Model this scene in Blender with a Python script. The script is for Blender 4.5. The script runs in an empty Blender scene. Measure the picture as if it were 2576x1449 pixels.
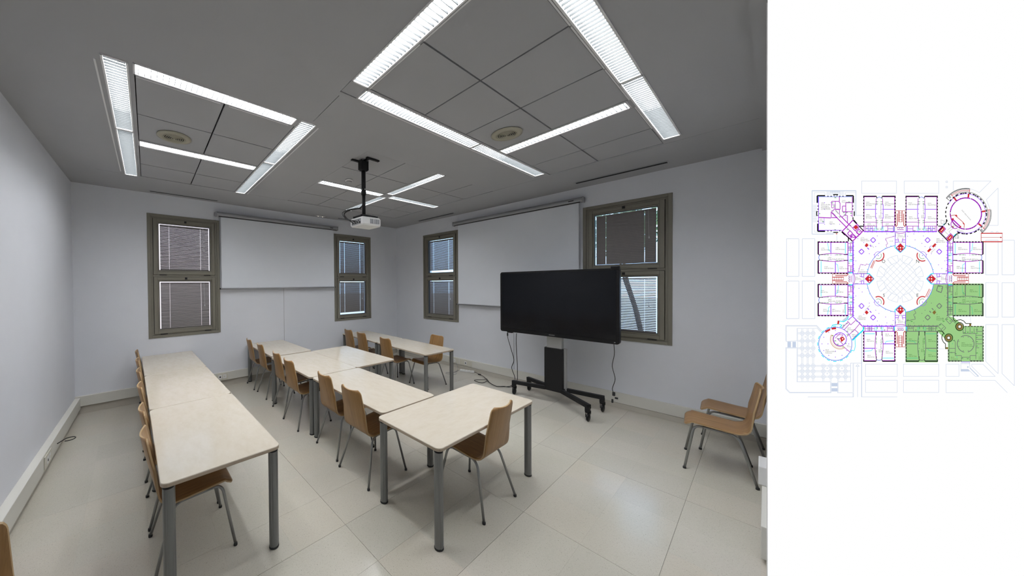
import bpy, bmesh, math, random
from mathutils import Vector, Matrix
random.seed(7)
D = bpy.data
COL = bpy.context.scene.collection
R = math.radians

# ------------------------------------------------------------------ camera
FPX = 778.84
YAW, PITCH, ROLL = 0.6847, -0.0119, -0.0084
CAM = Vector((0.7054, -6.8963, 1.8894))
fwd = Vector((math.sin(YAW) * math.cos(PITCH), math.cos(YAW) * math.cos(PITCH), math.sin(PITCH)))
rgt0 = Vector((math.cos(YAW), -math.sin(YAW), 0))
up0 = rgt0.cross(fwd)
rgt = math.cos(ROLL) * rgt0 + math.sin(ROLL) * up0
upv = -math.sin(ROLL) * rgt0 + math.cos(ROLL) * up0
cd = D.cameras.new('camera')
cd.sensor_fit = 'HORIZONTAL'
cd.sensor_width = 36.0
cd.lens = FPX * 36.0 / 2576.0
cd.shift_x = (1288.0 - 966.0) / 2576.0
cd.clip_start = 0.02
cam = D.objects.new('camera', cd)
COL.objects.link(cam)
m = Matrix.Identity(4)
for i in range(3):
    m[i][0], m[i][1], m[i][2], m[i][3] = rgt[i], upv[i], -fwd[i], CAM[i]
cam.matrix_world = m
sc = bpy.context.scene
sc.camera = cam

# ------------------------------------------------------------------ world, sun, exposure
sc.view_settings.view_transform = 'Standard'
sc.view_settings.look = 'None'
sc.view_settings.gamma = 1.0
sc.view_settings.use_curve_mapping = False
sc.view_settings.exposure = 0.0
W_ = D.worlds.new('sky')
sc.world = W_
W_.use_nodes = True
bg = W_.node_tree.nodes['Background']
bg.inputs[0].default_value = (0.46, 0.70, 1.0, 1)
bg.inputs[1].default_value = 3.0
sl = D.lights.new('sun', 'SUN')
sl.energy = 4.0
sl.angle = R(0.6)
sl.color = (1.0, 0.95, 0.87)
so = D.objects.new('sun', sl)
COL.objects.link(so)
so.location = (-4, -14, 14)
so.rotation_euler = Vector((0.45, 0.75, -1.0)).to_track_quat('-Z', 'Y').to_euler()
LAMP = 38.0          # radiance of the fluorescent lamps

# ------------------------------------------------------------------ helpers
class MB:
    def __init__(s):
        s.v = []; s.f = []; s.m = []; s.sm = []
    def add(s, vs, fs, mat=0, smooth=False):
        o = len(s.v)
        s.v += [tuple(v) for v in vs]
        for f in fs:
            s.f.append([o + i for i in f]); s.m.append(mat); s.sm.append(smooth)
        return s
    def box(s, a, b, mat=0):
        x0, x1 = sorted((a[0], b[0])); y0, y1 = sorted((a[1], b[1])); z0, z1 = sorted((a[2], b[2]))
        return s.add([(x0,y0,z0),(x1,y0,z0),(x1,y1,z0),(x0,y1,z0),(x0,y0,z1),(x1,y0,z1),(x1,y1,z1),(x0,y1,z1)],
                     [(3,2,1,0),(4,5,6,7),(0,1,5,4),(1,2,6,5),(2,3,7,6),(3,0,4,7)], mat)
    def cbox(s, c, d, mat=0):
        return s.box([c[i] - d[i] / 2 for i in range(3)], [c[i] + d[i] / 2 for i in range(3)], mat)
    def quadbox(s, pts, z0, z1, mat=0):       # prism over a polygon (ccw)
        n = len(pts)
        vs = [(p[0], p[1], z0) for p in pts] + [(p[0], p[1], z1) for p in pts]
        fs = [list(range(n))[::-1], list(range(n, 2 * n))] + [(i, (i + 1) % n, n + (i + 1) % n, n + i) for i in range(n)]
        return s.add(vs, fs, mat)
    def tube(s, path, r, n=8, mat=0, closed=False, caps=True):
        P = [Vector(p) for p in path]; L = len(P)
        rs = r if isinstance(r, (list, tuple)) else [r] * L
        rings = []; ref = None
        for i in range(L):
            if closed: t = P[(i + 1) % L] - P[i - 1]
            else: t = P[min(i + 1, L - 1)] - P[max(i - 1, 0)]
            t.normalize()
            if ref is None:
                ref = t.orthogonal().normalized()
            ref = (ref - t * ref.dot(t)).normalized()
            b = t.cross(ref)
            rings.append([P[i] + rs[i] * (math.cos(2*math.pi*k/n) * ref + math.sin(2*math.pi*k/n) * b) for k in range(n)])
        vs = [v for rg in rings for v in rg]
        fs = []
        for i in range(L if closed else L - 1):
            j = (i + 1) % L
            for k in range(n):
                fs.append((i*n + k, i*n + (k+1) % n, j*n + (k+1) % n, j*n + k))
        o = len(s.v)
        s.add(vs, fs, mat, True)
        if caps and not closed:
            s.f.append([o + k for k in range(n)][::-1]); s.m.append(mat); s.sm.append(False)
            s.f.append([o + (L-1)*n + k for k in range(n)]); s.m.append(mat); s.sm.append(False)
        return s
    def lathe(s, prof, n=24, c=(0,0,0), mat=0, smooth=True):   # prof: (r,z) list, axis z
        vs = []; fs = []
        for r, z in prof:
            for k in range(n):
                a = 2 * math.pi * k / n
                vs.append((c[0] + r * math.cos(a), c[1] + r * math.sin(a), c[2] + z))
        for i in range(len(prof) - 1):
            for k in range(n):
                fs.append((i*n + k, i*n + (k+1) % n, (i+1)*n + (k+1) % n, (i+1)*n + k))
        o = len(s.v)
        s.add(vs, fs, mat, smooth)
        s.f.append([o + k for k in range(n)][::-1]); s.m.append(mat); s.sm.append(False)
        s.f.append([o + (len(prof)-1)*n + k for k in range(n)]); s.m.append(mat); s.sm.append(False)
        return s
    def xf(s, M):
        s.v = [tuple(M @ Vector(v)) for v in s.v]; return s
    def mesh(s, name, mats):
        me = D.meshes.new(name)
        me.from_pydata(s.v, [], s.f)
        for mt in (mats if isinstance(mats, (list, tuple)) else [mats]): me.materials.append(mt)
        me.polygons.foreach_set('material_index', s.m)
        me.polygons.foreach_set('use_smooth', s.sm)
        me.update()
        bm = bmesh.new(); bm.from_mesh(me)
        bmesh.ops.recalc_face_normals(bm, faces=bm.faces)
        bm.to_mesh(me); bm.free()
        return me

def link(name, me, parent=None, loc=(0,0,0), rot=(0,0,0)):
    o = D.objects.new(name, me); COL.objects.link(o)
    o.location = loc; o.rotation_euler = rot
    if parent: o.parent = parent
    return o
def obj(name, mb, mat, parent=None, loc=(0,0,0), rot=(0,0,0), bevel=0, seg=2):
    me = mb.mesh(name, mat)
    if bevel:
        bm = bmesh.new(); bm.from_mesh(me)
        es = [e for e in bm.edges if len(e.link_faces) == 2 and e.calc_face_angle(0) > 0.6]
        bmesh.ops.bevel(bm, geom=es, offset=bevel, segments=seg, affect='EDGES', profile=0.5)
        bm.to_mesh(me); bm.free()
    return link(name, me, parent, loc, rot)
def tag(o, label, cat, group=None):
    o['label'] = label; o['category'] = cat
    if group: o['group'] = group
    return o
def struct(o, label=None, cat=None):
    o['kind'] = 'structure'
    if label: o['label'] = label
    if cat: o['category'] = cat
    return o
def thing(name, label, cat, loc=(0,0,0), rz=0, group=None):
    o = D.objects.new(name, None); COL.objects.link(o)
    o.empty_display_size = 0.05
    o.location = loc; o.rotation_euler = (0, 0, rz)
    return tag(o, label, cat, group)
def dup(root, loc, rz, label, group=None):
    def cp(o, par):
        c = o.copy(); COL.objects.link(c); c.parent = par
        for ch in kids.get(o.name, []): cp(ch, c)
        return c
    kids = {}
    for o in list(root.children_recursive): kids.setdefault(o.parent.name, []).append(o)
    r = cp(root, None)
    r.location = loc; r.rotation_euler = (0, 0, rz); r['label'] = label
    if group: r['group'] = group
    return r

# ------------------------------------------------------------------ materials
def s2l(c):
    return tuple(((v/255)/12.92 if v <= 10 else (((v/255)+0.055)/1.055)**2.4) for v in c)
def mat(name, col, rough=0.5, metal=0.0, spec=0.5):
    mt = D.materials.new(name); mt.use_nodes = True
    b = mt.node_tree.nodes['Principled BSDF']
    b.inputs['Base Color'].default_value = (*col, 1)
    b.inputs['Roughness'].default_value = rough
    b.inputs['Metallic'].default_value = metal
    b.inputs['Specular IOR Level'].default_value = spec
    return mt
def N(mt, kind, **kw):
    n = mt.node_tree.nodes.new(kind)
    for k, v in kw.items():
        if k in n.inputs: n.inputs[k].default_value = v
        else: setattr(n, k, v)
    return n
def L(mt, a, b): mt.node_tree.links.new(a, b)
def BS(mt): return mt.node_tree.nodes['Principled BSDF']
def ramp(mt, fac, stops):
    r = N(mt, 'ShaderNodeValToRGB')
    el = r.color_ramp.elements
    while len(el) < len(stops): el.new(0.5)
    for e, (p, c) in zip(el, stops): e.position = p; e.color = (*c, 1)
    L(mt, fac, r.inputs[0]); return r
def mixc(mt, fac, a, b, mode='MIX'):
    n = N(mt, 'ShaderNodeMix', data_type='RGBA', blend_type=mode)
    if isinstance(fac, (int, float)): n.inputs[0].default_value = fac
    else: L(mt, fac, n.inputs[0])
    for i, x in ((6, a), (7, b)):
        if isinstance(x, tuple): n.inputs[i].default_value = (*x, 1)
        else: L(mt, x, n.inputs[i])
    return n.outputs[2]
def noise(mt, scale, detail=2, rough=0.5, vec=None):
    n = N(mt, 'ShaderNodeTexNoise', Scale=scale, Detail=detail, Roughness=rough)
    if vec: L(mt, vec, n.inputs['Vector'])
    return n
def ocoord(mt, scale=(1,1,1), world=False):
    if world:
        g = N(mt, 'ShaderNodeNewGeometry'); out = g.outputs['Position']
    else:
        out = N(mt, 'ShaderNodeTexCoord').outputs['Object']
    mp = N(mt, 'ShaderNodeMapping', Scale=scale); L(mt, out, mp.inputs[0])
    return mp.outputs[0]
def bump(mt, h, strength, dist=0.01):
    b = N(mt, 'ShaderNodeBump', Strength=strength, Distance=dist)
    L(mt, h, b.inputs['Height']); L(mt, b.outputs[0], BS(mt).inputs['Normal'])

def painted(name, col, rough, sc_=140, st=0.25):
    mt = mat(name, col, rough, spec=0.3)
    v = ocoord(mt, world=True)
    n = noise(mt, sc_, 3, 0.6, v); bump(mt, n.outputs[0], st, 0.004)
    n2 = noise(mt, 1.3, 3, 0.6, v)
    r = ramp(mt, n2.outputs[0], [(0.3, tuple(c*0.965 for c in col)), (0.7, col)])
    L(mt, r.outputs[0], BS(mt).inputs['Base Color'])
    return mt
M_wall = painted('wall_paint', (0.78, 0.797, 0.845), 0.85)
M_ceil = painted('ceiling_plaster', (0.43, 0.434, 0.45), 0.9, 90, 0.1)
M_tile = painted('ceiling_tile_face', (0.43, 0.434, 0.45), 0.9, 300, 0.2)
M_void = mat('ceiling_void', (0.16, 0.16, 0.16), 0.9)
M_trunk = mat('cable_trunking', (0.70, 0.69, 0.635), 0.45)
M_skirt = painted('stone_skirting', (0.52, 0.49, 0.43), 0.5, 60, 0.05)
M_slab = mat('floor_screed', (0.36, 0.34, 0.295), 0.7)

M_terr = mat('terrazzo', (0.6, 0.57, 0.5), 0.2)
v = ocoord(M_terr, world=True)
vo = N(M_terr, 'ShaderNodeTexVoronoi', Scale=260.0); L(M_terr, v, vo.inputs['Vector'])
n1 = noise(M_terr, 120, 2, 0.6, v)
n2 = noise(M_terr, 0.9, 3, 0.6, v)
oi = N(M_terr, 'ShaderNodeObjectInfo')
base = ramp(M_terr, n2.outputs[0], [(0.3, (0.535, 0.515, 0.435)), (0.55, (0.56, 0.535, 0.465)), (0.8, (0.57, 0.525, 0.47))])
rnd = ramp(M_terr, oi.outputs['Random'], [(0.0, (0.955, 0.955, 0.955)), (0.5, (1, 1, 1)), (1.0, (1.02, 0.995, 0.98))])
c1 = mixc(M_terr, 1.0, base.outputs[0], rnd.outputs[0], 'MULTIPLY')
sp = ramp(M_terr, vo.outputs['Color'], [(0.10, (0.86, 0.85, 0.83)), (0.25, (0.97, 0.97, 0.97)), (0.8, (1, 1, 1)), (0.95, (1.05, 1.05, 1.05))])
c2 = mixc(M_terr, 1.0, c1, sp.outputs[0], 'MULTIPLY')
spk = ramp(M_terr, n1.outputs[0], [(0.285, (0.52, 0.50, 0.46)), (0.345, (1, 1, 1))])
c3 = mixc(M_terr, 1.0, c2, spk.outputs[0], 'MULTIPLY')
L(M_terr, c3, BS(M_terr).inputs['Base Color'])

M_lam = mat('birch_laminate', (0.7, 0.64, 0.54), 0.15)
v = ocoord(M_lam, (7, 2.6, 7))
n1 = noise(M_lam, 2.6, 5, 0.65, v)
r = ramp(M_lam, n1.outputs[0], [(0.3, (0.605, 0.54, 0.435)), (0.5, (0.635, 0.575, 0.475)), (0.7, (0.655, 0.60, 0.51))])
L(M_lam, r.outputs[0], BS(M_lam).inputs['Base Color'])
M_lamedge = mat('laminate_edge_band', (0.44, 0.36, 0.27), 0.45)

M_ply = mat('beech_plywood', (0.4, 0.2, 0.08), 0.38)
v = ocoord(M_ply, (16, 1.5, 1.2))
oi = N(M_ply, 'ShaderNodeObjectInfo')
vadd = N(M_ply, 'ShaderNodeVectorMath', operation='ADD')
cmb = N(M_ply, 'ShaderNodeCombineXYZ'); 
mm = N(M_ply, 'ShaderNodeMath', operation='MULTIPLY'); mm.inputs[1].default_value = 40
L(M_ply, oi.outputs['Random'], mm.inputs[0]); L(M_ply, mm.outputs[0], cmb.inputs[0]); L(M_ply, mm.outputs[0], cmb.inputs[2])
L(M_ply, v, vadd.inputs[0]); L(M_ply, cmb.outputs[0], vadd.inputs[1])
n1 = noise(M_ply, 2.0, 5, 0.65, vadd.outputs[0])
n1.inputs['Distortion'].default_value = 0.6
r = ramp(M_ply, n1.outputs[0], [(0.28, (0.205, 0.104, 0.033)), (0.5, (0.31, 0.168, 0.057)), (0.72, (0.375, 0.212, 0.08))])
L(M_ply, r.outputs[0], BS(M_ply).inputs['Base Color'])
M_plyedge = mat('plywood_edge', (0.42, 0.29, 0.15), 0.5)

M_steel = mat('grey_painted_steel', (0.20, 0.205, 0.205), 0.32, 0.55)
M_chrome = mat('satin_steel_tube', (0.30, 0.305, 0.30), 0.3, 0.75)
M_black = mat('black_plastic', (0.006, 0.006, 0.007), 0.35, 0, 0.3)
M_blackm = mat('black_powder_coat', (0.006, 0.006, 0.007), 0.5, 0, 0.35)
M_screen = mat('black_display_glass', (0.004, 0.005, 0.007), 0.15, 0, 0.25)
M_silver = mat('brushed_aluminium', (0.42, 0.42, 0.41), 0.4, 0.2)
M_alugrey = mat('grey_screen_casing', (0.36, 0.365, 0.38), 0.4, 0.3)
M_fabric = painted('white_screen_fabric', (0.81, 0.84, 0.895), 0.8, 500, 0.05)
M_frame = mat('bronze_window_frame', s2l((122, 118, 106)), 0.45)
M_framed = mat('window_gasket', s2l((38, 36, 33)), 0.6)
M_slat = mat('grey_blind_slat', s2l((128, 122, 120)), 0.5)
M_cord = mat('white_cord', (0.7, 0.7, 0.7), 0.6)
M_white = mat('white_plastic', (0.78, 0.78, 0.77), 0.4)
M_ivory = mat('ivory_plastic', (0.66, 0.635, 0.55), 0.45)
M_vent = mat('aged_ivory_vent', (0.42, 0.40, 0.31), 0.5)
M_dark = mat('dark_gap', (0.015, 0.015, 0.015), 0.8)
M_louv = mat('lamp_louvre', (0.030, 0.034, 0.035), 0.5, 0.0, 0.2)
M_reflect = mat('lamp_reflector', (0.82, 0.84, 0.85), 0.3)
M_rail = mat('white_ceiling_rail', (0.80, 0.80, 0.80), 0.5)
M_rubber = mat('black_rubber', (0.02, 0.02, 0.02), 0.7)
def emis(name, col, st):
    mt = D.materials.new(name); mt.use_nodes = True
    nt = mt.node_tree; nt.nodes.remove(nt.nodes['Principled BSDF'])
    e = nt.nodes.new('ShaderNodeEmission'); e.inputs[0].default_value = (*col, 1); e.inputs[1].default_value = st
    nt.links.new(e.outputs[0], nt.nodes['Material Output'].inputs[0])
    return mt
M_lamp = emis('fluorescent_lamp', (0.965, 0.975, 1.0), LAMP)
M_glass = D.materials.new('window_glass'); M_glass.use_nodes = True
nt = M_glass.node_tree; nt.nodes.remove(nt.nodes['Principled BSDF'])
tr = nt.nodes.new('ShaderNodeBsdfTransparent'); gl = nt.nodes.new('ShaderNodeBsdfGlossy'); gl.inputs['Roughness'].default_value = 0.02
fr = nt.nodes.new('ShaderNodeFresnel'); fr.inputs[0].default_value = 1.45
mx = nt.nodes.new('ShaderNodeMixShader')
nt.links.new(fr.outputs[0], mx.inputs[0]); nt.links.new(tr.outputs[0], mx.inputs[1]); nt.links.new(gl.outputs[0], mx.inputs[2])
nt.links.new(mx.outputs[0], nt.nodes['Material Output'].inputs[0])

# ------------------------------------------------------------------ the room shell
H = 3.4333            # ceiling
YA = -0.469           # inner face of the back wall
XB = 6.405            # inner face of the right wall
YN = -6.985           # inner face of the front wall (camera stands in its doorway)
YBACK = -8.7
HT = H + 0.16
def xl(y): return 0.04 + 0.043 * (y - YA)     # inner face of the slightly splayed left wall

KS = 0.932
def K(x, y): return (0.7054 + (x - 0.7054) * KS, -6.8963 + (y + 6.8963) * KS)
def cp(u, v): return K(u + 0.033 * (v + 2.5), v - 0.013 * (u - 3))

# floor: screed slab and separate terrazzo tiles
fl = struct(obj('floor', MB().quadbox([(xl(YBACK)-.3, YBACK-.3), (XB+.3, YBACK-.3), (XB+.3, YA+.3), (xl(YA)-.3, YA+.3)], -0.2, -0.004), M_slab),
            'pale beige terrazzo tiled floor', 'floor')
strong = {}
gx = [-0.42, -0.02] + [0.38 + 0.4015 * i for i in range(16)]
gx = [x for x in gx if x < XB + .2]
gy = [YA + .25, -0.68 - .0] + [-0.68 - 0.4143 * i for i in range(1, 16)] + [-6.99, -7.4, -7.82, -8.24, -8.75]
SX = {3: .0035, 4: .002, 5: .001}
wx = [.00012] * len(gx); wy = [.00012] * len(gy)
for i, x in enumerate(gx):
    if abs(x - 3.19) < .1 or abs(x - 4.39) < .1 or abs(x - 1.98) < .1: wx[i] = .0011
for j, y in enumerate(gy):
    if abs(y + 5.65) < .1 or abs(y + 6.48) < .1 or abs(y + 4.82) < .1: wy[j] = .0011
    elif abs(y + 5.24) < .1 or abs(y + 3.14) < .1 or abs(y + 4.4) < .1: wy[j] = .0005
ntile = 0
far = MB()
for i in range(len(gx) - 1):
    for j in range(len(gy) - 1):
        x0, x1 = gx[i] + wx[i], gx[i+1] - wx[i+1]
        y1, y0 = gy[j] - wy[j], gy[j+1] + wy[j+1]
        if x1 <= xl(y0) - .02: continue
        x1 = min(x1, XB); y1 = min(y1, YA)
        if y1 <= y0 or x1 <= x0: continue
        x0 = max(x0, xl(y0) - .25)
        if y0 < -6.99 or ntile >= 298 :
            far.box((x0, y0, -0.004), (x1, y1, 0.0)); continue
        obj('floor_tile', MB().box((x0 - (x0+x1)/2, y0 - (y0+y1)/2, -0.004), (x1 - (x0+x1)/2, y1 - (y0+y1)/2, 0.0)), M_terr, fl, ((x0+x1)/2, (y0+y1)/2, 0))
        ntile += 1
far_o = obj('floor_tiles_by_the_entrance', far, M_terr, fl); far_o['kind'] = 'stuff'

# walls
def wall_with_holes(length, holes, height, th):
    mb = MB(); x = 0.0
    for (a, b, z0, z1) in sorted(holes):
        if a > x: mb.box((x, 0, -.2), (a, th, height))
        mb.box((a, 0, -.2), (b, th, z0)); mb.box((a, 0, z1), (b, th, height)); x = b
    mb.box((x, 0, -.2), (length, th, height))
    return mb
WW, WZ0, WZ1 = 1.0747, 1.0185, 3.1003
A_W = [0.918, 4.436]
B_W = [-1.4926, -5.0419]
xa0 = xl(YA) - 0.35
wA = struct(obj('wall_back', wall_with_holes(XB + .3 - xa0, [(x - xa0, x + WW - xa0, WZ0, WZ1) for x in A_W], HT, .3), M_wall, None, (xa0, YA, 0)),
            'white back wall with two tall windows and a pull-down screen', 'wall')
wB = struct(obj('wall_right', wall_with_holes(-YBACK + YA, [(YA - y, YA - y + WW, WZ0, WZ1) for y in B_W], HT, .3), M_wall, None, (XB, YA, 0), (0, 0, -math.pi/2)),
            'white right wall behind the large black display', 'wall')
struct(obj('wall_left', MB().quadbox([(xl(YBACK)-.3, YBACK-.3), (xl(YBACK-.3), YBACK-.3), (xl(YA+.0), YA), (xl(YA)-.3, YA)], -.2, HT), M_wall),
       'plain white left wall', 'wall')
struct(obj('wall_front', MB().box((3.58, YN - .10, -.2), (XB, YN, HT)), M_wall), 'white wall beside the doorway behind the side chairs', 'wall')
struct(obj('wall_entrance', MB().box((xl(YBACK), YBACK - .3, -.2), (XB + .3, YBACK, HT)), M_wall), 'white wall of the entrance lobby', 'wall')
# thin seam of the wallboard below the back screen
struct(obj('trim_1', MB().box((3.206, YA - .0015, .28), (3.213, YA + .01, 1.83)), M_alugrey), 'thin vertical board joint below the back screen', 'trim')
# ceiling downstand over the front wall
c0 = (0.7054 + (3.55 - .7054), 0)
struct(obj('trim_2', MB().quadbox([(3.2, -6.99), (XB, -6.99), (XB, -6.884), (3.2, -6.838)], H - .03, H + .1), M_ceil), 'shallow downstand along the ceiling edge', 'trim')

# skirting and cable trunking
TZ0, TZ1, TD = 0.095, 0.245, 0.042
def skirt(name, tr_pts, sk_pts, label, z0=TZ0, z1=TZ1):
    o = thing(name, label, 'baseboard'); o['kind'] = 'structure'
    a = obj('cable_trunking', MB().quadbox(tr_pts, z0, z1), M_trunk, o, bevel=.004)
    obj('stone_skirting', MB().quadbox(sk_pts, 0.0005, z0 - .004), M_skirt, o)
    return o
bA = skirt('baseboard_back', [(xl(YA), YA-TD), (XB, YA-TD), (XB, YA), (xl(YA), YA)], [(xl(YA), YA-.014), (XB, YA-.014), (XB, YA), (xl(YA), YA)], 'cream cable trunking along the foot of the back wall', .115, .265)
bB = skirt('baseboard_right', [(XB-TD, YN), (XB, YN), (XB, YA-TD), (XB-TD, YA-TD)], [(XB-.045, YN), (XB, YN), (XB, YA-TD), (XB-.045, YA-TD)], 'cream cable trunking along the foot of the right wall', .075, .225)
yn = -4.45
bL = skirt('baseboard_left', [(xl(yn), yn), (xl(yn)+.075, yn), (xl(YA)+.06, YA-TD), (xl(YA), YA-TD)], [(xl(yn), yn), (xl(yn)+.045, yn), (xl(YA)+.03, YA-TD), (xl(YA), YA-TD)], 'cream cable trunking along the foot of the left wall', .085, .245)
bN = skirt('baseboard_front', [(3.95, YN), (6.3, YN), (6.3, YN+.03), (4.83, YN+.03), (4.8, YN+.088), (3.95, YN+.092)], [(3.95, YN), (6.3, YN), (6.3, YN+.02), (4.83, YN+.02), (4.8, YN+.07), (3.95, YN+.07)], 'cream trunking ending by the doorway', .03, .25)
for yy in (.03, .06):
    obj('groove', MB().box((3.952, YN+yy, .2503), (4.6, YN+yy+.004, .2512)), M_dark, bN)
tag(obj('junction_box', MB().box((4.6, YN+.002, .252), (4.84, YN+.108, .40)), M_white, bevel=.006), 'white box on the trunking by the doorway, beside the side chairs', 'box')

# sockets in the trunking
def socket_plate(name, label, M4, n, w):
    o = thing(name, label, 'socket'); o.matrix_world = M4
    obj('plate', MB().box((-w/2, -.008, -.062), (w/2, 0, .062)), M_ivory, o, bevel=.003)
    for k in range(n):
        cx = (k - (n-1)/2) * .075
        s_ = obj('socket_insert', MB().box((cx-.03, -.012, -.035), (cx+.03, -.008, .035)), M_white, o, bevel=.002)
        obj('socket_hole', MB().lathe([(.014, 0), (.014, .0008)], 12).xf(Matrix.Translation((cx, -.0122, 0)) @ Matrix.Rotation(R(90), 4, 'X')), M_dark if k == 0 else M_ivory, s_)
    return o
RB = Matrix.Rotation(-math.pi/2, 4, 'Z')
socket_plate('wall_socket', 'double socket plate in the trunking near the far right table', Matrix.Translation((XB-TD, -2.44, .150)) @ RB, 2, .30)
socket_plate('wall_socket', 'wide data plate in the trunking above the white power strip', Matrix.Translation((XB-TD, -2.78, .150)) @ RB, 1, .32)
socket_plate('wall_socket', 'socket plate in the back trunking behind the left table row', Matrix.Translation((2.0, YA-TD, .19)), 2, .19)
RL = Matrix.Rotation(math.pi/2 - 0.043, 4, 'Z')
socket_plate('wall_socket', 'socket block in the left trunking beside the floor hook', Matrix.Translation((xl(-2.35)+.07, -2.35, .165)) @ RL, 2, .24)
hk = [(xl(-1.9)+.075, -2.0, .17)] + [(xl(-1.9)+.16+.05*math.cos(R(a)), -1.92+.05*math.sin(R(a)), .165) for a in range(170, -150, -25)]
tag(obj('cable_end', MB().tube(hk, .005, 6), M_rubber), 'short dark cable end curling out of the left trunking', 'cable')

# ------------------------------------------------------------------ ceiling
fix = {  # u0,u1,v0,v1 of lit openings
 'L1a': (.615,.745,-3.94,-2.665), 'L1b': (.615,.745,-2.635,-.99), 'L4a': (2.113,2.255,-3.96,-2.675), 'L4b': (2.113,2.255,-2.645,-1.0),
 'L2': (.797,2.05,-3.965,-3.83), 'L3': (.803,2.073,-2.43,-2.295),
 'R1': (2.2,2.34,-6.12,-4.80), 'R2a': (2.36,3.985,-4.757,-4.627), 'R2b': (4.015,5.64,-4.757,-4.627),
 'R4a': (2.36,3.99,-6.262,-6.127), 'R4b': (4.02,5.63,-6.262,-6.127), 'R3': (4.37,4.505,-6.07,-4.80),
 'C1': (3.07,4.31,-2.465,-2.33), 'C2': (4.54,5.80,-2.475,-2.335), 'C3': (4.345,4.48,-3.79,-2.54), 'C4': (4.35,4.485,-2.31,-1.05)}
groups = [([.79,1.434,2.095], [(-3.80,-3.11),(-3.11,-2.455),(-2.27,-1.59),(-1.59,-1.0)]),
          ([2.375,3.04,3.685,4.352], [(-6.10,-5.425),(-5.425,-4.785)]), ([4.522,5.2,5.78], [(-6.10,-5.425),(-5.425,-4.785)]),
          ([3.045,3.685,4.327], [(-3.78,-3.14),(-3.14,-2.485),(-2.31,-1.66),(-1.66,-1.01)]), ([4.503,5.2,5.81], [(-3.78,-3.14),(-3.14,-2.495),(-2.315,-1.66),(-1.66,-1.01)])]
tiles = []
for us, vs in groups:
    for a, b in zip(us[:-1], us[1:]):
        for (c, d) in vs: tiles.append((a, b, c, d))
tiles.append((2.185, 2.352, -4.785, -4.605))
seams = [(.30, .60, -.996, -.990), (.76, 2.10, -.996, -.990), (2.27, 5.815, -.996, -.990), (5.815, 5.821, -6.98, -.99), (2.205, 2.211, -4.55, -4.02)]
holes = list(fix.values()) + tiles + seams
us = sorted({round(x, 5) for h_ in holes for x in h_[:2]} | {-.9, 7.6})
vs = sorted({round(x, 5) for h_ in holes for x in h_[2:]} | {-9.2, .5})
cb = MB()
vidx = {}
def cv(i, j):
    if (i, j) not in vidx:
        p = cp(us[i], vs[j]); vidx[(i, j)] = len(cb.v); cb.v.append((p[0], p[1], H))
    return vidx[(i, j)]
for i in range(len(us) - 1):
    for j in range(len(vs) - 1):
        mu, mv = (us[i]+us[i+1])/2, (vs[j]+vs[j+1])/2
        if any(h_[0] < mu < h_[1] and h_[2] < mv < h_[3] for h_ in holes): continue
        cb.f.append([cv(i, j), cv(i, j+1), cv(i+1, j+1), cv(i+1, j)]); cb.m.append(0); cb.sm.append(False)
ceil = link('ceiling', cb.mesh('ceiling', M_ceil)); struct(ceil, 'grey-white suspended ceiling with tiles and recessed lights', 'ceiling')
so_ = ceil.modifiers.new('thickness', 'SOLIDIFY'); so_.thickness = 0.012; so_.offset = 1.0
for p in ceil.data.polygons:
    pass
obj('roof_slab', MB().box((-1.0, YBACK-.6, H+.13), (XB+.6, YA+.6, H+.4)), M_void, ceil)
for (a, b, c, d) in tiles:
    g = .007
    q = [cp(a+g, c+g), cp(b-g, c+g), cp(b-g, d-g), cp(a+g, d-g)]
    cx = sum(p[0] for p in q)/4; cy = sum(p[1] for p in q)/4
    obj('ceiling_tile', MB().quadbox([(p[0]-cx, p[1]-cy) for p in q], 0.003, 0.018), M_tile, ceil, (cx, cy, H))

slat_cache = {}
def fixture(key, label):
    u0, u1, v0, v1 = fix[key]
    alongx = (u1 - u0) > (v1 - v0)
    c = cp((u0+u1)/2, (v0+v1)/2)
    if alongx: a = cp(u0, (v0+v1)/2); b = cp(u1, (v0+v1)/2); w = (v1 - v0) * KS
    else: a = cp((u0+u1)/2, v0); b = cp((u0+u1)/2, v1); w = (u1 - u0) * KS
    Ln = math.hypot(b[0]-a[0], b[1]-a[1]); ang = math.atan2(b[1]-a[1], b[0]-a[0])
    t = thing('louvred_ceiling_light', label, 'ceiling light', (c[0], c[1], H), ang, 'recessed louvred ceiling lights')
    hb = MB()
    hb.box((-Ln/2, -w/2-.012, .0), (Ln/2, -w/2, .085)); hb.box((-Ln/2, w/2, .0), (Ln/2, w/2+.012, .085))
    hb.box((-Ln/2-.012, -w/2-.012, 0), (-Ln/2, w/2+.012, .085)); hb.box((Ln/2, -w/2-.012, 0), (Ln/2+.012, w/2+.012, .085))
    hb.box((-Ln/2-.012, -w/2-.012, .085), (Ln/2+.012, w/2+.012, .1))
    obj('housing', hb, M_reflect, t)
    obj('lamp', MB().box((-Ln/2+.012, -w/2+.008, .055), (Ln/2-.012, w/2-.008, .06)), M_lamp, t)
    rb = MB()
    for s_ in (-1, 1):
        rb.box((-Ln/2-.01, s_*(w/2), -.006), (Ln/2+.01, s_*(w/2+.012), .0))
    rb.box((-Ln/2-.012, -w/2-.012, -.006), (-Ln/2, w/2+.012, 0)); rb.box((Ln/2, -w/2-.012, -.006), (Ln/2+.012, w/2+.012, 0))
    obj('trim_frame', rb, M_rail, t)
    n = int(Ln / .036)
    kw = round(w, 4)
    if kw not in slat_cache:
        slat_cache[kw] = MB().box((-.0018, -w/2+.001, -.004), (.0018, w/2-.001, .010)).mesh('louvre_slat', M_louv)
    for i in range(n):
        link('louvre_slat', slat_cache[kw], t, ((i + .5) / n * Ln - Ln/2, 0, 0))
    return t
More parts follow.
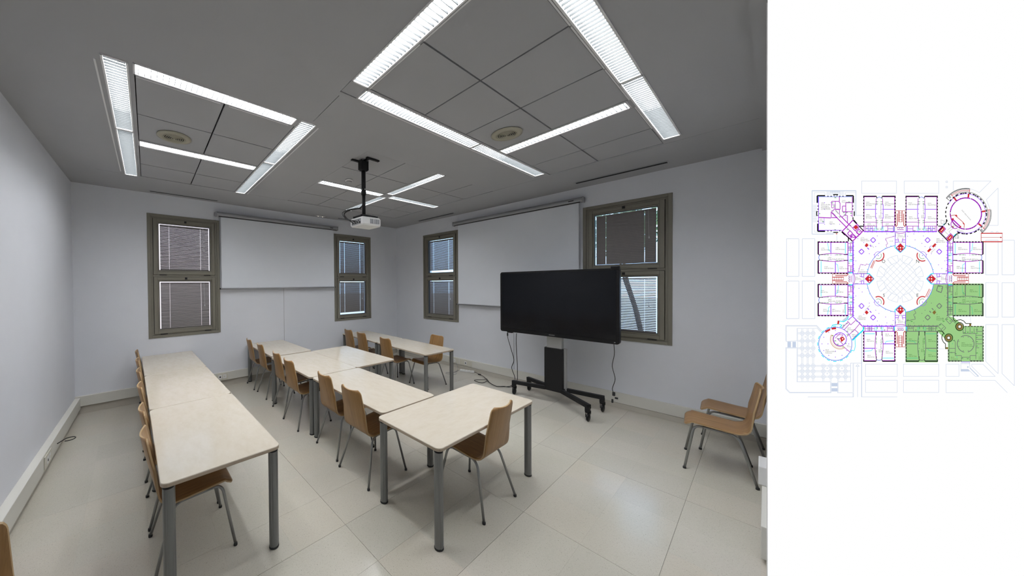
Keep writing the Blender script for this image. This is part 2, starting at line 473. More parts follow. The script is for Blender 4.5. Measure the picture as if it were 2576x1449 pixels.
FL = {'L1a': 'near half of the left ceiling light run, closest to the left wall', 'L1b': 'far half of the left ceiling light run, closest to the left wall',
 'L2': 'cross ceiling light at the near end of the left light square', 'L3': 'cross ceiling light just beyond the left round vent',
 'L4a': 'near half of the light run on the right side of the left light square', 'L4b': 'far half of the light run on the right side of the left light square',
 'R1': 'large ceiling light at the top centre of the photo, running towards the camera', 'R2a': 'near half of the long light run left of the right round vent',
 'R2b': 'far half of the long light run left of the right round vent', 'R3': 'cross ceiling light right of the right round vent',
 'R4a': 'near half of the rightmost ceiling light run at the top edge', 'R4b': 'far half of the rightmost ceiling light run towards the right wall',
 'C1': 'arm of the crossed lights behind the projector pole, reaching left', 'C2': 'arm of the crossed lights beyond the projector reaching to the right wall',
 'C3': 'arm of the crossed lights beyond the projector pointing to the upper right', 'C4': 'arm of the crossed lights just above the projector body'}
for k in fix: fixture(k, FL[k])

# raised white edge rails beside the lit runs
rails = [(.56,.572,-3.86,-1.1), (.80,1.40,-3.80,-3.79), (1.47,2.03,-3.80,-3.79), (.84,1.41,-2.275,-2.265), (1.46,2.03,-2.275,-2.265), (2.30,2.312,-3.93,-1.0),
         (2.36,2.372,-6.08,-5.44), (2.36,2.372,-5.40,-4.80), (2.42,5.66,-4.60,-4.588), (2.4,3.03,-6.11,-6.10), (3.05,3.68,-6.11,-6.10), (3.7,4.34,-6.11,-6.10), (4.53,5.19,-6.11,-6.10),
         (4.515,4.525,-5.41,-4.80), (4.515,4.525,-6.06,-5.45), (3.08,3.66,-2.325,-2.315), (3.71,4.30,-2.325,-2.315), (4.56,5.18,-2.325,-2.315), (5.22,5.78,-2.325,-2.315), (4.492,4.50,-3.76,-3.16), (4.492,4.50,-3.12,-2.56), (4.495,4.503,-2.26,-1.68)]
for (a, b, c, d) in rails:
    q = [cp(a, c), cp(b, c), cp(b, d), cp(a, d)]
    obj('ceiling_rail', MB().quadbox(q, H - .006, H + .004), M_rail, ceil)

def round_vent(x, y, label):
    t = thing('round_ceiling_vent', label, 'vent', (x, y, H), 0, 'round ceiling vents')
    obj('flange', MB().lathe([(.150, .0), (.152, -.006), (.125, -.012), (.095, -.014), (.095, .0)], 40), M_vent, t)
    obj('throat', MB().lathe([(.096, -.004), (.0, -.003)], 32), M_dark, t)
    for k, r_ in enumerate((.088, .072, .056, .040, .024)):
        obj('ring', MB().tube([(r_*math.cos(2*math.pi*i/36), r_*math.sin(2*math.pi*i/36), -.012 - .0012*k) for i in range(36)], .0042, 6, closed=True), M_vent, t)
    obj('hub', MB().lathe([(.010, -.024), (.012, -.018), (.012, -.004)], 16), M_vent, t)
round_vent(*K(1.10, -2.745), 'round cream ceiling vent in the left light square')
round_vent(*K(3.955, -5.09), 'round cream ceiling vent near the right wall lights')
def slot(name, x0, y0, x1, y1, label, e=0.0):
    t = thing(name, label, 'vent', ((x0+x1)/2, (y0+y1)/2, H), math.atan2(y1-y0, x1-x0), 'slot vents over the windows')
    l = math.hypot(x1-x0, y1-y0) / 2
    fb = MB().box((-l, -.036-e, -.003), (l, -.022-e*.4, 0)).box((-l, .022+e*.4, -.003), (l, .036+e, 0)).box((-l-.014, -.036-e, -.003), (-l, .036+e, 0)).box((l, -.036-e, -.003), (l+.014, .036+e, 0))
    obj('slot_frame', fb, M_alugrey, t)
    obj('slot_gap', MB().box((-l, -.022-e*.4, -.0015), (l, .022+e*.4, -.0005)), M_dark, t)
    obj('slot_blade', MB().box((-l, -.003, -.003), (l, .003, -.0016)), M_framed, t)
slot('slot_vent', .963, -.606, 1.943, -.609, 'dark slot vent in the ceiling above the left back window')
slot('slot_vent', 4.454, -.64, 5.5, -.65, 'dark slot vent in the ceiling above the right back window')
slot('slot_vent', 6.187, -1.549, 6.179, -2.613, 'dark slot vent in the ceiling above the far right-wall window', .02)
slot('slot_vent', 6.08, -5.05, 6.08, -6.11, 'dark slot vent in the ceiling above the near right-wall window', .025)
sx, sy = K(3.40, -2.74)
t = thing('smoke_detector', 'small round smoke detector on the ceiling beside the projector pole', 'detector', (sx, sy, H))
obj('detector_base', MB().lathe([(.056, 0), (.056, -.012), (.05, -.02)], 24), M_rail, t)
obj('detector_head', MB().lathe([(.042, -.02), (.04, -.034), (.03, -.045), (.012, -.048)], 24), M_ceil, t)
t = thing('emergency_lamp', 'small emergency lamp in the ceiling above the back screen', 'lamp', (4.03, -.58, H))
obj('lamp_plate', MB().box((-.11, -.035, -.004), (.11, .035, 0)), M_rail, t, bevel=.002)
for s_ in (-1, 1):
    obj('lamp_lens', MB().lathe([(.013, -.004), (.01, -.010), (.003, -.012)], 12, (s_*.055, 0, 0)), emis('emergency_lens', (1, .9, .75), 1.2), t)

# ------------------------------------------------------------------ windows and blinds
def frame_ring(mb, x0, x1, z0, z1, w, y0, y1):
    mb.box((x0, y0, z0), (x0+w, y1, z1)); mb.box((x1-w, y0, z0), (x1, y1, z1))
    mb.box((x0+w, y0, z0), (x1-w, y1, z0+w)); mb.box((x0+w, y0, z1-w), (x1-w, y1, z1))
    return mb
def window(n, M4, label):
    t = thing('window_%d' % n, label, 'window'); t['kind'] = 'structure'
    t.matrix_world = M4
    z0, z1 = WZ0, WZ1
    obj('outer_frame', frame_ring(MB(), 0, WW, z0, z1, .045, -.012, .12), M_frame, t, bevel=.003)
    obj('inner_frame', frame_ring(MB(), .045, WW-.045, z0+.045, z1-.045, .03, .004, .12), M_frame, t, bevel=.002)
    obj('transom', MB().box((.075, -.004, 2.049), (WW-.075, .12, 2.081)), M_frame, t)
    obj('leak_block', frame_ring(MB(), .045, WW-.045, z0+.045, z1-.045, .07, .062, .12).box((.07, .062, 2.02), (WW-.07, .12, 2.11)), M_framed, t)  # added behind the sashes to block daylight leaking through the gaps
    for k, (a, b) in enumerate(((1.085, 2.045), (2.085, 3.027))):
        s_ = obj('sash', frame_ring(MB(), .08, WW-.08, a, b, .052, -.012, .06), M_frame, t, bevel=.004)
        obj('glazing_bead', frame_ring(MB(), .132, WW-.132, a+.052, b-.052, .022, .006, .06), M_frame, s_, bevel=.003)
        obj('gasket', frame_ring(MB(), .154, WW-.154, a+.074, b-.074, .005, .012, .06), M_framed, s_)
        obj('pane', MB().box((.159, .085, a+.079), (WW-.159, .091, b-.079)), M_glass, s_)
        lt = obj('latch', MB().box((WW/2-.017, -.024, b-.042), (WW/2+.017, -.010, b-.008)), M_black, s_, bevel=.002)
        for xx in (.16, WW-.26):
            obj('hinge', MB().box((xx, -.017, a-.012), (xx+.10, -.002, a+.004)), M_framed, s_, bevel=.002)
    return t
def RA(x): return Matrix.Translation((x, YA, 0))
def RBm(y): return Matrix.Translation((XB, y, 0)) @ RB
wins = [(RA(A_W[0]), 'left window of the back wall in a dark bronze frame'), (RA(A_W[1]), 'right window of the back wall near the room corner'),
        (RBm(B_W[0]), 'far window of the right wall near the room corner'), (RBm(B_W[1]), 'near window of the right wall half hidden by the black display')]
for i, (M4, lb) in enumerate(wins): window(i + 1, M4, lb)

BX0, BX1 = .166, WW - .166
SLW = .0265
slat_mesh = {}
def blind(M4, z0, z1, tilt, label, lean=0.0, bare=0.0, headgap=.014, side=.009):
    t = thing('venetian_blind', label, 'blind', group='grey venetian blinds'); t.matrix_world = M4
    x0, x1 = BX0 + side, BX1 - side
    yb = .040
    obj('head_rail', MB().box((x0, yb-.010, z1-headgap-.018), (x1, yb+.010, z1-headgap)), M_slat, t)
    top = z1 - headgap - .03; bot = z0 + .018 + bare
    n = max(4, int((top - bot) / .0232))
    key = (round(x1-x0, 4), round(tilt, 3))
    if key not in slat_mesh:
        mb = MB(); hw = SLW / 2
        xs = [0, .125, .131, (x1-x0)/2, (x1-x0)-.131, (x1-x0)-.125, (x1-x0)]
        prof = [(-hw, 0), (0, .0028), (hw, 0)]
        c_, s_ = math.cos(tilt), math.sin(tilt)
        hl = (x1-x0)/2; gp = .0028
        for xa, xb in ((-hl, -hl+.128-gp), (-hl+.128+gp, hl-.128-gp), (hl-.128+gp, hl)):   # cord slots part the slat
            vs = []
            for x in (xa, xb):
                for (p, q) in prof: vs.append((x, p*c_ - q*s_, p*s_ + q*c_))
                for (p, q) in prof[::-1]: vs.append((x, p*c_ - (q-.0007)*s_, p*s_ + (q-.0007)*c_))
            mb.add(vs, [(i, (i+1) % 6, 6+(i+1) % 6, 6+i) for i in range(6)] + [(0,1,2,3,4,5), (11,10,9,8,7,6)])
        slat_mesh[key] = mb.mesh('blind_slat', M_slat)
    for i in range(n):
        fz = i / (n - 1)
        o = link('blind_slat', slat_mesh[key], t, ((x0+x1)/2, yb, top - (top-bot)*fz), (0, lean*fz + random.uniform(-.001, .001), 0))
    obj('bottom_rail', MB().box((x0, yb-.010, bot-.018), (x1, yb+.010, bot-.008)), M_slat, t, bevel=.002)
    for xx in (x0+.128, x1-.128):
        obj('ladder_cord', MB().tube([(xx, yb-.014, z1-headgap), (xx, yb-.014, bot-.01)], .0012, 5), M_cord, t)
    wx_ = x1 - .085
    w_ = obj('pull_cord', MB().tube([(wx_, yb-.018, z1-headgap), (wx_+.01, yb-.02, (z0+z1)/2 - .02)], .0012, 5), M_cord, t)
    obj('cord_tassel', MB().lathe([(.003, .02), (.008, -.01), (.007, -.014)], 10, (wx_+.01, yb-.02, (z0+z1)/2 - .03)), M_cord, w_)
LOW, UPP = (1.164, 1.966), (2.164, 2.948)
blind(wins[0][0], *UPP, R(57), 'upper blind of the left back window, its thin gaps glowing pinkish')
blind(wins[0][0], *LOW, R(60), 'lower blind of the left back window, fully lowered')
blind(wins[1][0], *UPP, R(64), 'upper blind of the right back window near the corner', side=.016)
blind(wins[1][0], *LOW, R(62), 'lower blind of the right back window, hanging short and ragged at the bottom', lean=.012, bare=.045, side=.014)
blind(wins[2][0], *UPP, R(60), 'upper blind of the far right-wall window, hanging short with a bright gap below', lean=-.02, bare=.05, side=.013)
blind(wins[2][0], *LOW, R(58), 'lower blind of the far right-wall window, fully lowered', side=.010)
blind(wins[3][0], *UPP, R(76), 'upper blind of the near right-wall window above the black display', lean=.004, bare=.004, side=.009, headgap=.014)
blind(wins[3][0], *LOW, R(30), 'half-open lower blind beside the black display, bluish daylight between its slats')

# ------------------------------------------------------------------ outside
gnd = struct(obj('outdoor_ground', MB().box((-30, -30, -.6), (60, 60, -.45)), painted('pale_paving', (.36, .36, .36), .8, 20, .1)), 'pale paving outside the windows', 'ground')
gb = thing('outdoor_building', 'sunlit pinkish wall glimpsed through the left back blinds', 'building', (1.0, 9, -.45))
obj('facade', MB().box((-6, 0, 0), (4.2, 3, 6.5)), painted('pink_render', (.72, .55, .50), .9, 30, .1), gb)
obj('cornice', MB().box((-6.1, -.15, 6.5), (4.3, 3.1, 6.8)), M_white, gb)
M_bark = mat('bark', (.05, .04, .035), .9)
M_leaf = mat('leaf', (.10, .16, .06), .7)
for k, (x, y, lean, lab) in enumerate(((15.0, -4.2, .5, 'leaning dark tree trunk seen through the half-open blind'), (19.0, -3.3, .6, 'second leaning tree trunk seen through the half-open blind'), (16, -.5, .1, 'tree outside the far right-wall window'))):
    t = thing('outdoor_tree', lab, 'tree', (x, y, -.45), 0, 'trees outside the right wall')
    obj('trunk', MB().tube([(0, 0, -.02), (0, lean*.4, 1.2), (0, lean, 2.4), (.1, lean*1.6, 4.2)], [.07, .06, .05, .03], 10), M_bark, t)
    lf = MB()
    for q in range(420):
        a, b, r_ = random.uniform(0, 6.283), random.uniform(-1, 1), random.random() ** .4
        c_ = Vector((1.6*r_*math.cos(a)*math.sqrt(1-b*b), lean*1.5 + 1.6*r_*math.sin(a)*math.sqrt(1-b*b), 4.6 + 1.2*r_*b))
        d1 = Vector((random.uniform(-1,1), random.uniform(-1,1), random.uniform(-1,1))).normalized() * .16
        d2 = d1.orthogonal().normalized() * .07
        lf.add([c_-d1, c_+d2, c_+d1, c_-d2], [(0, 1, 2, 3)])
    cr = obj('crown', lf, M_leaf, t); cr['kind'] = 'stuff'

# ------------------------------------------------------------------ projection screens
def proj_screen(M4, l, z_case, z_bot, f0, f1, label, tubey=-.075):
    t = thing('projection_screen', label, 'projection screen'); t.matrix_world = M4
    prof = [(.0, .043), (.03, .040), (.047, .02), (.047, -.02), (.032, -.038), (0, -.043), (-.03, -.04), (-.047, -.02), (-.047, .02), (-.03, .04)]
    cs = MB()
    n = len(prof)
    vs = [(x, tubey + p, z_case + q) for x in (0, l) for p, q in prof]
    cs.add(vs, [(i, (i+1) % n, n+(i+1) % n, n+i) for i in range(n)], 0, True)
    c_ = obj('casing', cs, M_alugrey, t)
    for xx in (-.02, l):
        obj('end_cap', MB().box((xx, tubey-.05, z_case-.045), (xx+.02, tubey+.05, z_case+.046)), M_alugrey, t, bevel=.012)
    obj('slot_lip', MB().box((.03, tubey-.045, z_case-.047), (l-.03, tubey-.03, z_case-.036)), M_framed, t)
    obj('casing_logo', MB().box((l-.20, tubey-.0485, z_case-.008), (l-.12, tubey-.0465, z_case+.006)), M_framed, t)
    fb = MB(); nx = 24; ft = .0012
    for s_, yy in ((0, 0), (1, -ft)):
        pass
    vs = []; fs = []
    for side in (0, 1):
        for j in range(2):
            for i in range(nx+1):
                x = f0 + (f1-f0)*i/nx
                vs.append((x, tubey + .004*math.sin(i*.7) * j - ft*side, z_case - .03 if j == 0 else z_bot))
    W1 = nx + 1
    for side in (0, 1):
        for i in range(nx):
            a = side*2*W1 + i
            fs.append((a, a+1, a+W1+1, a+W1))
    fb.add(vs, fs, 0, True)
    obj('fabric', fb, M_fabric, t)
    br = obj('weight_bar', MB().tube([(f0-.025, tubey, z_bot-.012), (f1+.025, tubey, z_bot-.012)], .014, 10), M_alugrey, t)
    for xx in (f0-.035, f1+.022):
        obj('bar_end', MB().box((xx, tubey-.015, z_bot-.027), (xx+.014, tubey+.015, z_bot+.003)), M_black, br, bevel=.003)
    for xx in (.12, l-.12):
        obj('bracket', MB().box((xx-.02, tubey+.04, z_case-.03), (xx+.02, -.0005, z_case+.045)), M_alugrey, t)
    return t
proj_screen(Matrix.Translation((1.935, YA, 0)), 2.535, 3.202, 1.845, .072, 2.445, 'white pull-down projection screen on the back wall between two windows')
proj_screen(Matrix.Translation((XB, -2.515, 0)) @ RB, 2.55, 3.220, 1.445, .10, 2.49, 'white pull-down projection screen on the right wall behind the black display')

# ------------------------------------------------------------------ tables
TH = .74
def rounded_rect(w, d, r, n=6):
    pts = []
    for cx, cy, a0 in ((w/2-r, d/2-r, 0), (-w/2+r, d/2-r, 90), (-w/2+r, -d/2+r, 180), (w/2-r, -d/2+r, 270)):
        for i in range(n+1):
            a = R(a0 + 90*i/n); pts.append((cx + r*math.cos(a), cy + r*math.sin(a)))
    return pts
def make_table():
    t = thing('classroom_table', 'x', 'table', group='pale laminate classroom tables')
    w, d = .703, 1.405
    mb = MB(); P0 = rounded_rect(w, d, .045); P1 = rounded_rect(w-.005, d-.005, .043); n = len(P0)
    vs = [(x, y, TH-.026) for x, y in P1] + [(x, y, TH-.023) for x, y in P0] + [(x, y, TH-.004) for x, y in P0] + [(x, y, TH) for x, y in P1]
    fs = [list(range(n))[::-1]]
    mats_ = [1]
    for k in range(3):
        for i in range(n): fs.append((k*n+i, k*n+(i+1) % n, (k+1)*n+(i+1) % n, (k+1)*n+i)); mats_.append(1 if k < 2 else 0)
    fs.append([3*n+i for i in range(n)]); mats_.append(0)
    mb.add(vs, fs); mb.m = mats_
    obj('table_top', mb, [M_lam, M_lamedge], t)
    lp = [(.0325, .012), (.0325, TH-.045)]
    leg = MB()
    # tube with two shallow grooves
    ns = 28; prof = []
    for k in range(ns):
        a = 2*math.pi*k/ns
        rr = .0325 - (.0025 if k in (4, 11, 18, 25) else 0)
        prof.append((rr*math.cos(a), rr*math.sin(a)))
    leg.quadbox(prof, .014, TH-.040)
    lm = leg.mesh('leg', M_steel)
    foot = MB().lathe([(.030, 0), (.034, .003), (.034, .016)], 24).mesh('foot_cap', M_rubber)
    top = MB().lathe([(.033, TH-.042), (.0335, TH-.034), (.026, TH-.026)], 24).mesh('leg_collar', M_black)
    for sx_ in (-1, 1):
        for sy_ in (-1, 1):
            l_ = link('leg', lm, t, (sx_*(w/2-.042), sy_*(d/2-.042), 0))
            link('foot_cap', foot, l_); link('leg_collar', top, l_)
            bk = MB().quadbox([(0, -.022), (.12, -.004), (.12, .004), (0, .022)], TH-.052, TH-.027)
            o = obj('corner_bracket', bk, M_steel, l_, (0, 0, 0), (0, 0, math.atan2(-sy_, -sx_)))
    for sx_ in (-1, 1):
        obj('under_rail', MB().box((sx_*(w/2-.09)-.012, -d/2+.10, TH-.05), (sx_*(w/2-.09)+.012, d/2-.10, TH-.027)), M_steel, t)
    return t
tb = make_table()
TABLES = [(1.171, -4.005, 0, 'nearest table of the left row, its glossy top reflecting striped light'), (1.171, -2.594, 0, 'middle table of the left row of three'), (1.171, -1.184, 0, 'far table of the left row, its end against the back wall'),
          (2.80, -1.180, 0, 'far table of the centre row, its end against the back wall'), (2.765, -2.634, 0, 'centre-row table carrying two chairs on its left side, second from the back wall'),
          (3.473, -2.628, 0, 'table pushed against the right side of the centre row'), (2.778, -4.055, 0, 'centre-row table just behind the crosswise nearest table'),
          (3.043, -5.130, R(90), 'crosswise nearest table at the near end of the centre row, one chair tucked in'),
          (4.778, -2.757, -.053, 'near table of the far right pair, two chairs facing across it'), (4.852, -1.342, -.053, 'far table of the far right pair, two chairs on its left side')]
for i, (x, y, rz, lb) in enumerate(TABLES):
    if i == 0: tb.location = (x, y, 0); tb['label'] = lb
    else: dup(tb, (x, y, 0), rz, lb)

# ------------------------------------------------------------------ chairs
def fillet(pts, rad, n=6):
    out = [Vector(pts[0])]
    for i in range(1, len(pts)-1):
        p0, p1, p2 = Vector(pts[i-1]), Vector(pts[i]), Vector(pts[i+1])
        a = (p0-p1).normalized(); b = (p2-p1).normalized()
        r_ = rad if not isinstance(rad, (list, tuple)) else rad[i-1]
        A = p1 + a*r_; B = p1 + b*r_
        for k in range(n+1):
            u = k/n; out.append(A*(1-u)**2 + p1*2*u*(1-u) + B*u*u)
    out.append(Vector(pts[-1])); return out
def make_chair():
    t = thing('plywood_chair', 'x', 'chair', group='moulded plywood chairs with grey steel legs')
    # side profile of the moulded shell (y forward, z up), from the front edge to the top of the back
    prof = fillet([(0, .245, .432), (0, .205, .468), (0, .02, .458), (0, -.190, .447), (0, -.232, .62), (0, -.258, .74), (0, -.285, .886)], [.03, .1, .085, .05, .05], 6)
    prof = [(p.y, p.z) for p in prof]
    S = [0]
    for i in range(1, len(prof)): S.append(S[-1] + math.hypot(prof[i][0]-prof[i-1][0], prof[i][1]-prof[i-1][1]))
    T = S[-1]; nx = 12
    rows = []
    stations = []
    ns = 44
    for k in range(ns+1):
        f = k/ns
        # denser at both ends for the rounded corners
        stations.append(T * (f if 0 else (0.5 - 0.5*math.cos(math.pi*f))*.45 + f*.55))
    def at(s_):
        for i in range(1, len(S)):
            if s_ <= S[i] + 1e-9:
                u = (s_-S[i-1])/max(1e-9, S[i]-S[i-1])
                return (prof[i-1][0]*(1-u)+prof[i][0]*u, prof[i-1][1]*(1-u)+prof[i][1]*u)
        return prof[-1]
    vtop = []
    for s_ in stations:
        y, z = at(s_); f = s_/T
        w = .200 if f < .40 else .200 - .036*((f-.40)/.60)**1.1
        if f < .05: w -= 0.0
        rc = .045
        if s_ < rc: w -= rc - math.sqrt(max(0, rc*rc - (rc-s_)**2))
        rc = .038
        if T - s_ < rc: w -= rc - math.sqrt(max(0, rc*rc - (rc-(T-s_))**2))
        row = []
        bk = max(0, min(1, (f-.50)/.25))
        for i in range(nx+1):
            q = -1 + 2*i/nx
            dy = .030*q*q*bk                  # backrest curves round the sitter
            dz = .012*(q*q)*max(0, 1-f/.35) * (0 if f < .06 else 1)
            if f > .90: dz -= .010*(1-q*q)*0
            row.append(Vector((w*q, y + dy, z + dz + .007*bk*q*q*max(0, (f-.8)/.2))))
        rows.append(row)
    def nrm(i, j):
        a = rows[min(i+1, ns)][j] - rows[max(i-1, 0)][j]; b = rows[i][min(j+1, nx)] - rows[i][max(j-1, 0)]
        return b.cross(a).normalized()
    th = .011
    mb = MB(); W1 = nx+1; tot = (ns+1)*W1
    vs = [rows[i][j] for i in range(ns+1) for j in range(W1)] + [rows[i][j] + nrm(i, j)*th for i in range(ns+1) for j in range(W1)]
    fs = []; mm_ = []
    for i in range(ns):
        for j in range(nx):
            a = i*W1+j
            fs.append((a, a+1, a+W1+1, a+W1)); mm_.append(0)
            fs.append((tot+a, tot+a+W1, tot+a+W1+1, tot+a+1)); mm_.append(0)
    for i in range(ns):
        for j in (0, nx):
            a = i*W1+j; fs.append((a, a+W1, tot+a+W1, tot+a)); mm_.append(1)
    for j in range(nx):
        for i in (0, ns):
            a = i*W1+j; fs.append((a, a+1, tot+a+1, tot+a)); mm_.append(1)
    mb.add(vs, fs, 0, True); mb.m = mm_
    for k, mi in enumerate(mm_): mb.sm[k] = (mi == 0)
    obj('plywood_shell', mb, [M_ply, M_plyedge], t)
    # steel frame
    for s_ in (-1, 1):
        x_t, x_f = s_*.165, s_*.248
        full = fillet([(x_f, .238, .012), (x_t, .170, .436), (x_t, -.125, .422), (s_*.245, -.238, .012)], [.06, .07], 8)
        # split: front leg, rail, rear leg
        cut1 = 9; cut2 = len(full) - 10
        for nm, seg in (('leg', full[:cut1+1]), ('seat_rail', full[cut1:cut2+1]), ('leg', full[cut2:])):
            o = obj(nm, MB().tube(seg, .0105, 10), M_chrome, t)
            if nm == 'leg':
                e = seg[0] if seg[0].z < seg[-1].z else seg[-1]
                obj('foot_cap', MB().lathe([(.0125, 0), (.0135, .004), (.0125, .02)], 12, (e.x, e.y, 0)), M_rubber, o)
    for yy, zz in ((.09, .430), (-.09, .422)):
        obj('cross_bar', MB().tube([(-.165, yy, zz), (.165, yy, zz)], .009, 8), M_chrome, t)
    return t
ch = make_chair()
FX, BX, FY = -math.pi/2, math.pi/2, 0.0
CH = []
for y, lb, dr in ((-.785, 'farthest chair of the left row, by the back wall', 0), (-1.485, 'second chair of the left row counted from the back wall', 0), (-2.185, 'third chair of the left row counted from the back wall', 0),
              (-2.90, 'fourth chair of the left row, third from the camera', 0), (-3.66, 'second nearest chair of the left row', 0), (-4.225, 'nearest chair of the left row, its seat showing under the table end', 0)):
    CH.append((1.030, y, FX + dr, lb))
for x, y, lb, dr in ((2.648, -.855, 'farthest chair of the centre row, closest to the back wall', -.04), (2.652, -1.475, 'second farthest chair of the centre row', -.02), (2.620, -2.33, 'third chair of the centre row, just past the paired table legs', -.03),
              (2.585, -2.865, 'fourth chair of the centre row with strong flame-like wood grain', 0), (2.630, -3.785, 'fifth chair of the centre row, second nearest the camera', -.03), (2.598, -4.365, 'nearest chair of the centre row with its seat showing', .02)):
    CH.append((x, y, FX + dr, lb))
CH += [(3.067, -5.277, FY + .01, 'single chair with its back to the camera, tucked into the crosswise nearest table'),
       (4.685, -1.08, FX - .05, 'farthest chair at the far right tables'), (4.655, -1.62, FX - .05, 'second chair at the far right tables, left of the paired legs'), (4.615, -2.45, FX - .05, 'chair with its seat visible on the left of the far right near table'),
       (5.030, -2.885, BX - .053, 'lone chair on the display side of the far right table, facing left'),
       (5.296, -6.612, R(5.5), 'nearer of the two chairs against the front wall at the right edge'), (5.908, -6.680, R(3), 'farther of the two chairs against the front wall, cut by the right edge')]
CH.append((0.158, -5.125, R(190), 'chair against the left wall at the left edge, only its back corner in view'))
for i, (x, y, rz, lb) in enumerate(CH):
    if i == 0: ch.location = (x, y, 0); ch.rotation_euler = (0, 0, rz); ch['label'] = lb
    else: dup(ch, (x, y, 0), rz, lb)

# ------------------------------------------------------------------ interactive display on a trolley
t = thing('display_trolley', 'black wheeled stand carrying the large display', 'stand', (5.86, -4.83, 0))
def w2l(x, y, z): return (x-5.86, y+4.83, z)
wheels = [(5.515, -5.385, 1), (6.03, -5.41, 1), (5.74, -4.215, -1), (6.115, -4.29, -1)]
hubs = {1: (5.86, -4.95), -1: (5.86, -4.71)}
for (x, y, s_) in wheels:
    hx, hy = hubs[s_]
    dx_ = .05 if x > 5.8 else -.06
    a = Vector(w2l(hx+dx_, hy, .225)); b = Vector(w2l(x, y, .205))
    d_ = (b-a).normalized(); nrm_ = Vector((-d_.y, d_.x, 0)) * .028
    b2 = b + d_*.03
    arm = MB()
    vs = []
    for p in (a, b2):
        for q, zz in ((nrm_, -.028), (-nrm_, -.028), (-nrm_, .028), (nrm_, .028)):
            vs.append((p.x+q.x, p.y+q.y, p.z+zz))
    arm.add(vs, [(0,1,2,3), (7,6,5,4), (0,4,5,1), (1,5,6,2), (2,6,7,3), (3,7,4,0)])
    arm.box((b.x-.028, b.y-.028, .13), (b.x+.028, b.y+.028, .2))
    ar = obj('base_arm', arm, M_blackm, t, bevel=.004)
    obj('caster_wheel', MB().lathe([(.030, -.016), (.052, -.012), (.055, 0), (.052, .012), (.030, .016)], 22).xf(Matrix.Translation((b.x-.012, b.y-.012, .056)) @ Matrix.Rotation(R(90), 4, 'X')), M_black, ar)
    obj('caster_fork', MB().box((b.x-.035, b.y-.032, .095), (b.x+.03, b.y-.026, .135)).box((b.x-.02, b.y-.032, .05), (b.x, b.y-.026, .1)).box((b.x-.02, b.y+.016, .05), (b.x, b.y+.022, .1)).box((b.x-.035, b.y-.032, .115), (b.x+.03, b.y+.022, .14)), M_black, ar)
obj('hub_block', MB().box((-.06, -.15, .19), (.07, .15, .26)), M_blackm, t, bevel=.006)
obj('column_cover', MB().box((-.075, -.135, .20), (-.02, .135, .87)), M_blackm, t, bevel=.004)
obj('column_body', MB().box((-.02, -.155, .21), (.06, .155, .87)), M_silver, t, bevel=.006)
obj('lift_column', MB().box((-.042, -.11, .80), (.045, .11, 1.60)), M_silver, t, bevel=.005)
obj('mount_plate', MB().box((-.04, -.35, 1.35), (-.0, .35, 1.80)), M_blackm, t)

t = thing('interactive_display', 'large black switched-off flat display with rounded bezel', 'display', (5.73, -4.84, 1.57))
hw, hh = .855, .512
def rr_yz(mb, hw_, hh_, r_, x0, x1, mt=0):
    pts = rounded_rect(2*hw_, 2*hh_, r_, 5)
    n = len(pts)
    vs = [(x0, p, q) for p, q in pts] + [(x1, p, q) for p, q in pts]
    mb.add(vs, [list(range(n)), list(range(n, 2*n))[::-1]] + [(i, (i+1) % n, n+(i+1) % n, n+i) for i in range(n)], mt)
    return mb
obj('bezel', rr_yz(MB(), hw, hh, .035, -.02, .05), M_black, t, bevel=.004)
obj('back_housing', rr_yz(MB(), hw-.10, hh-.08, .03, .05, .085), M_blackm, t)
obj('screen_glass', MB().box((-.0225, -hw+.035, -hh+.055), (-.0195, hw-.035, hh-.032)), M_screen, t)
obj('maker_badge', MB().box((-.0215, -.042, -hh+.022), (-.0195, .042, -hh+.033)), mat('badge_grey', (.16, .16, .16), .4), t)
obj('side_camera', MB().box((-.03, -hw+.002, hh-.025), (.03, -hw+.10, hh+.03)), M_black, t, bevel=.012)
obj('pen_tray', MB().box((-.015, hw-.21, -hh-.018), (.03, hw-.12, -hh)), M_black, t, bevel=.003)
obj('corner_pad', MB().box((-.0225, -hw+.045, -hh+.02), (-.0195, -hw+.06, -hh+.03)), M_alugrey, t)

def cable(name, pts, r_, mt, label, plug=None):
    P = [Vector(p) for p in pts]; out = []
    for i in range(len(P)-1):                                       # Catmull-Rom
        p0, p1, p2, p3 = P[max(i-1, 0)], P[i], P[i+1], P[min(i+2, len(P)-1)]
        for k in range(6):
            u = k/6
            out.append(.5*((2*p1) + (-p0+p2)*u + (2*p0-5*p1+4*p2-p3)*u*u + (-p0+3*p1-3*p2+p3)*u**3))
    out.append(P[-1])
    t = thing(name, label, 'cable', out[0])
    o = obj('cord', MB().tube([p - out[0] for p in out], r_, 6), mt, t)
    for (p, d) in (plug or []):
        obj('plug', MB().cbox(Vector(p) - out[0], d), mt, t, bevel=.004)
    return t
cable('display_cable', [(5.76, -4.09, 1.056), (5.765, -4.09, .95), (5.80, -4.13, .75), (5.86, -4.15, .55), (5.88, -4.10, .40), (5.98, -4.10, .22), (6.05, -4.06, .10), (6.02, -3.98, .012), (5.90, -3.87, .008), (5.86, -3.80, .008), (5.95, -3.62, .008), (6.05, -3.52, .008), (6.10, -3.45, .008), (6.22, -3.30, .008), (6.26, -3.19, .010), (6.283, -3.12, .016), (6.294, -3.052, .022)], .0055, M_rubber,
      'black cable from the left end of the display down to the power strip', [((5.76, -4.09, 1.0), (.02, .02, .05)), ((6.25, -3.2, .012), (.03, .06, .022))])
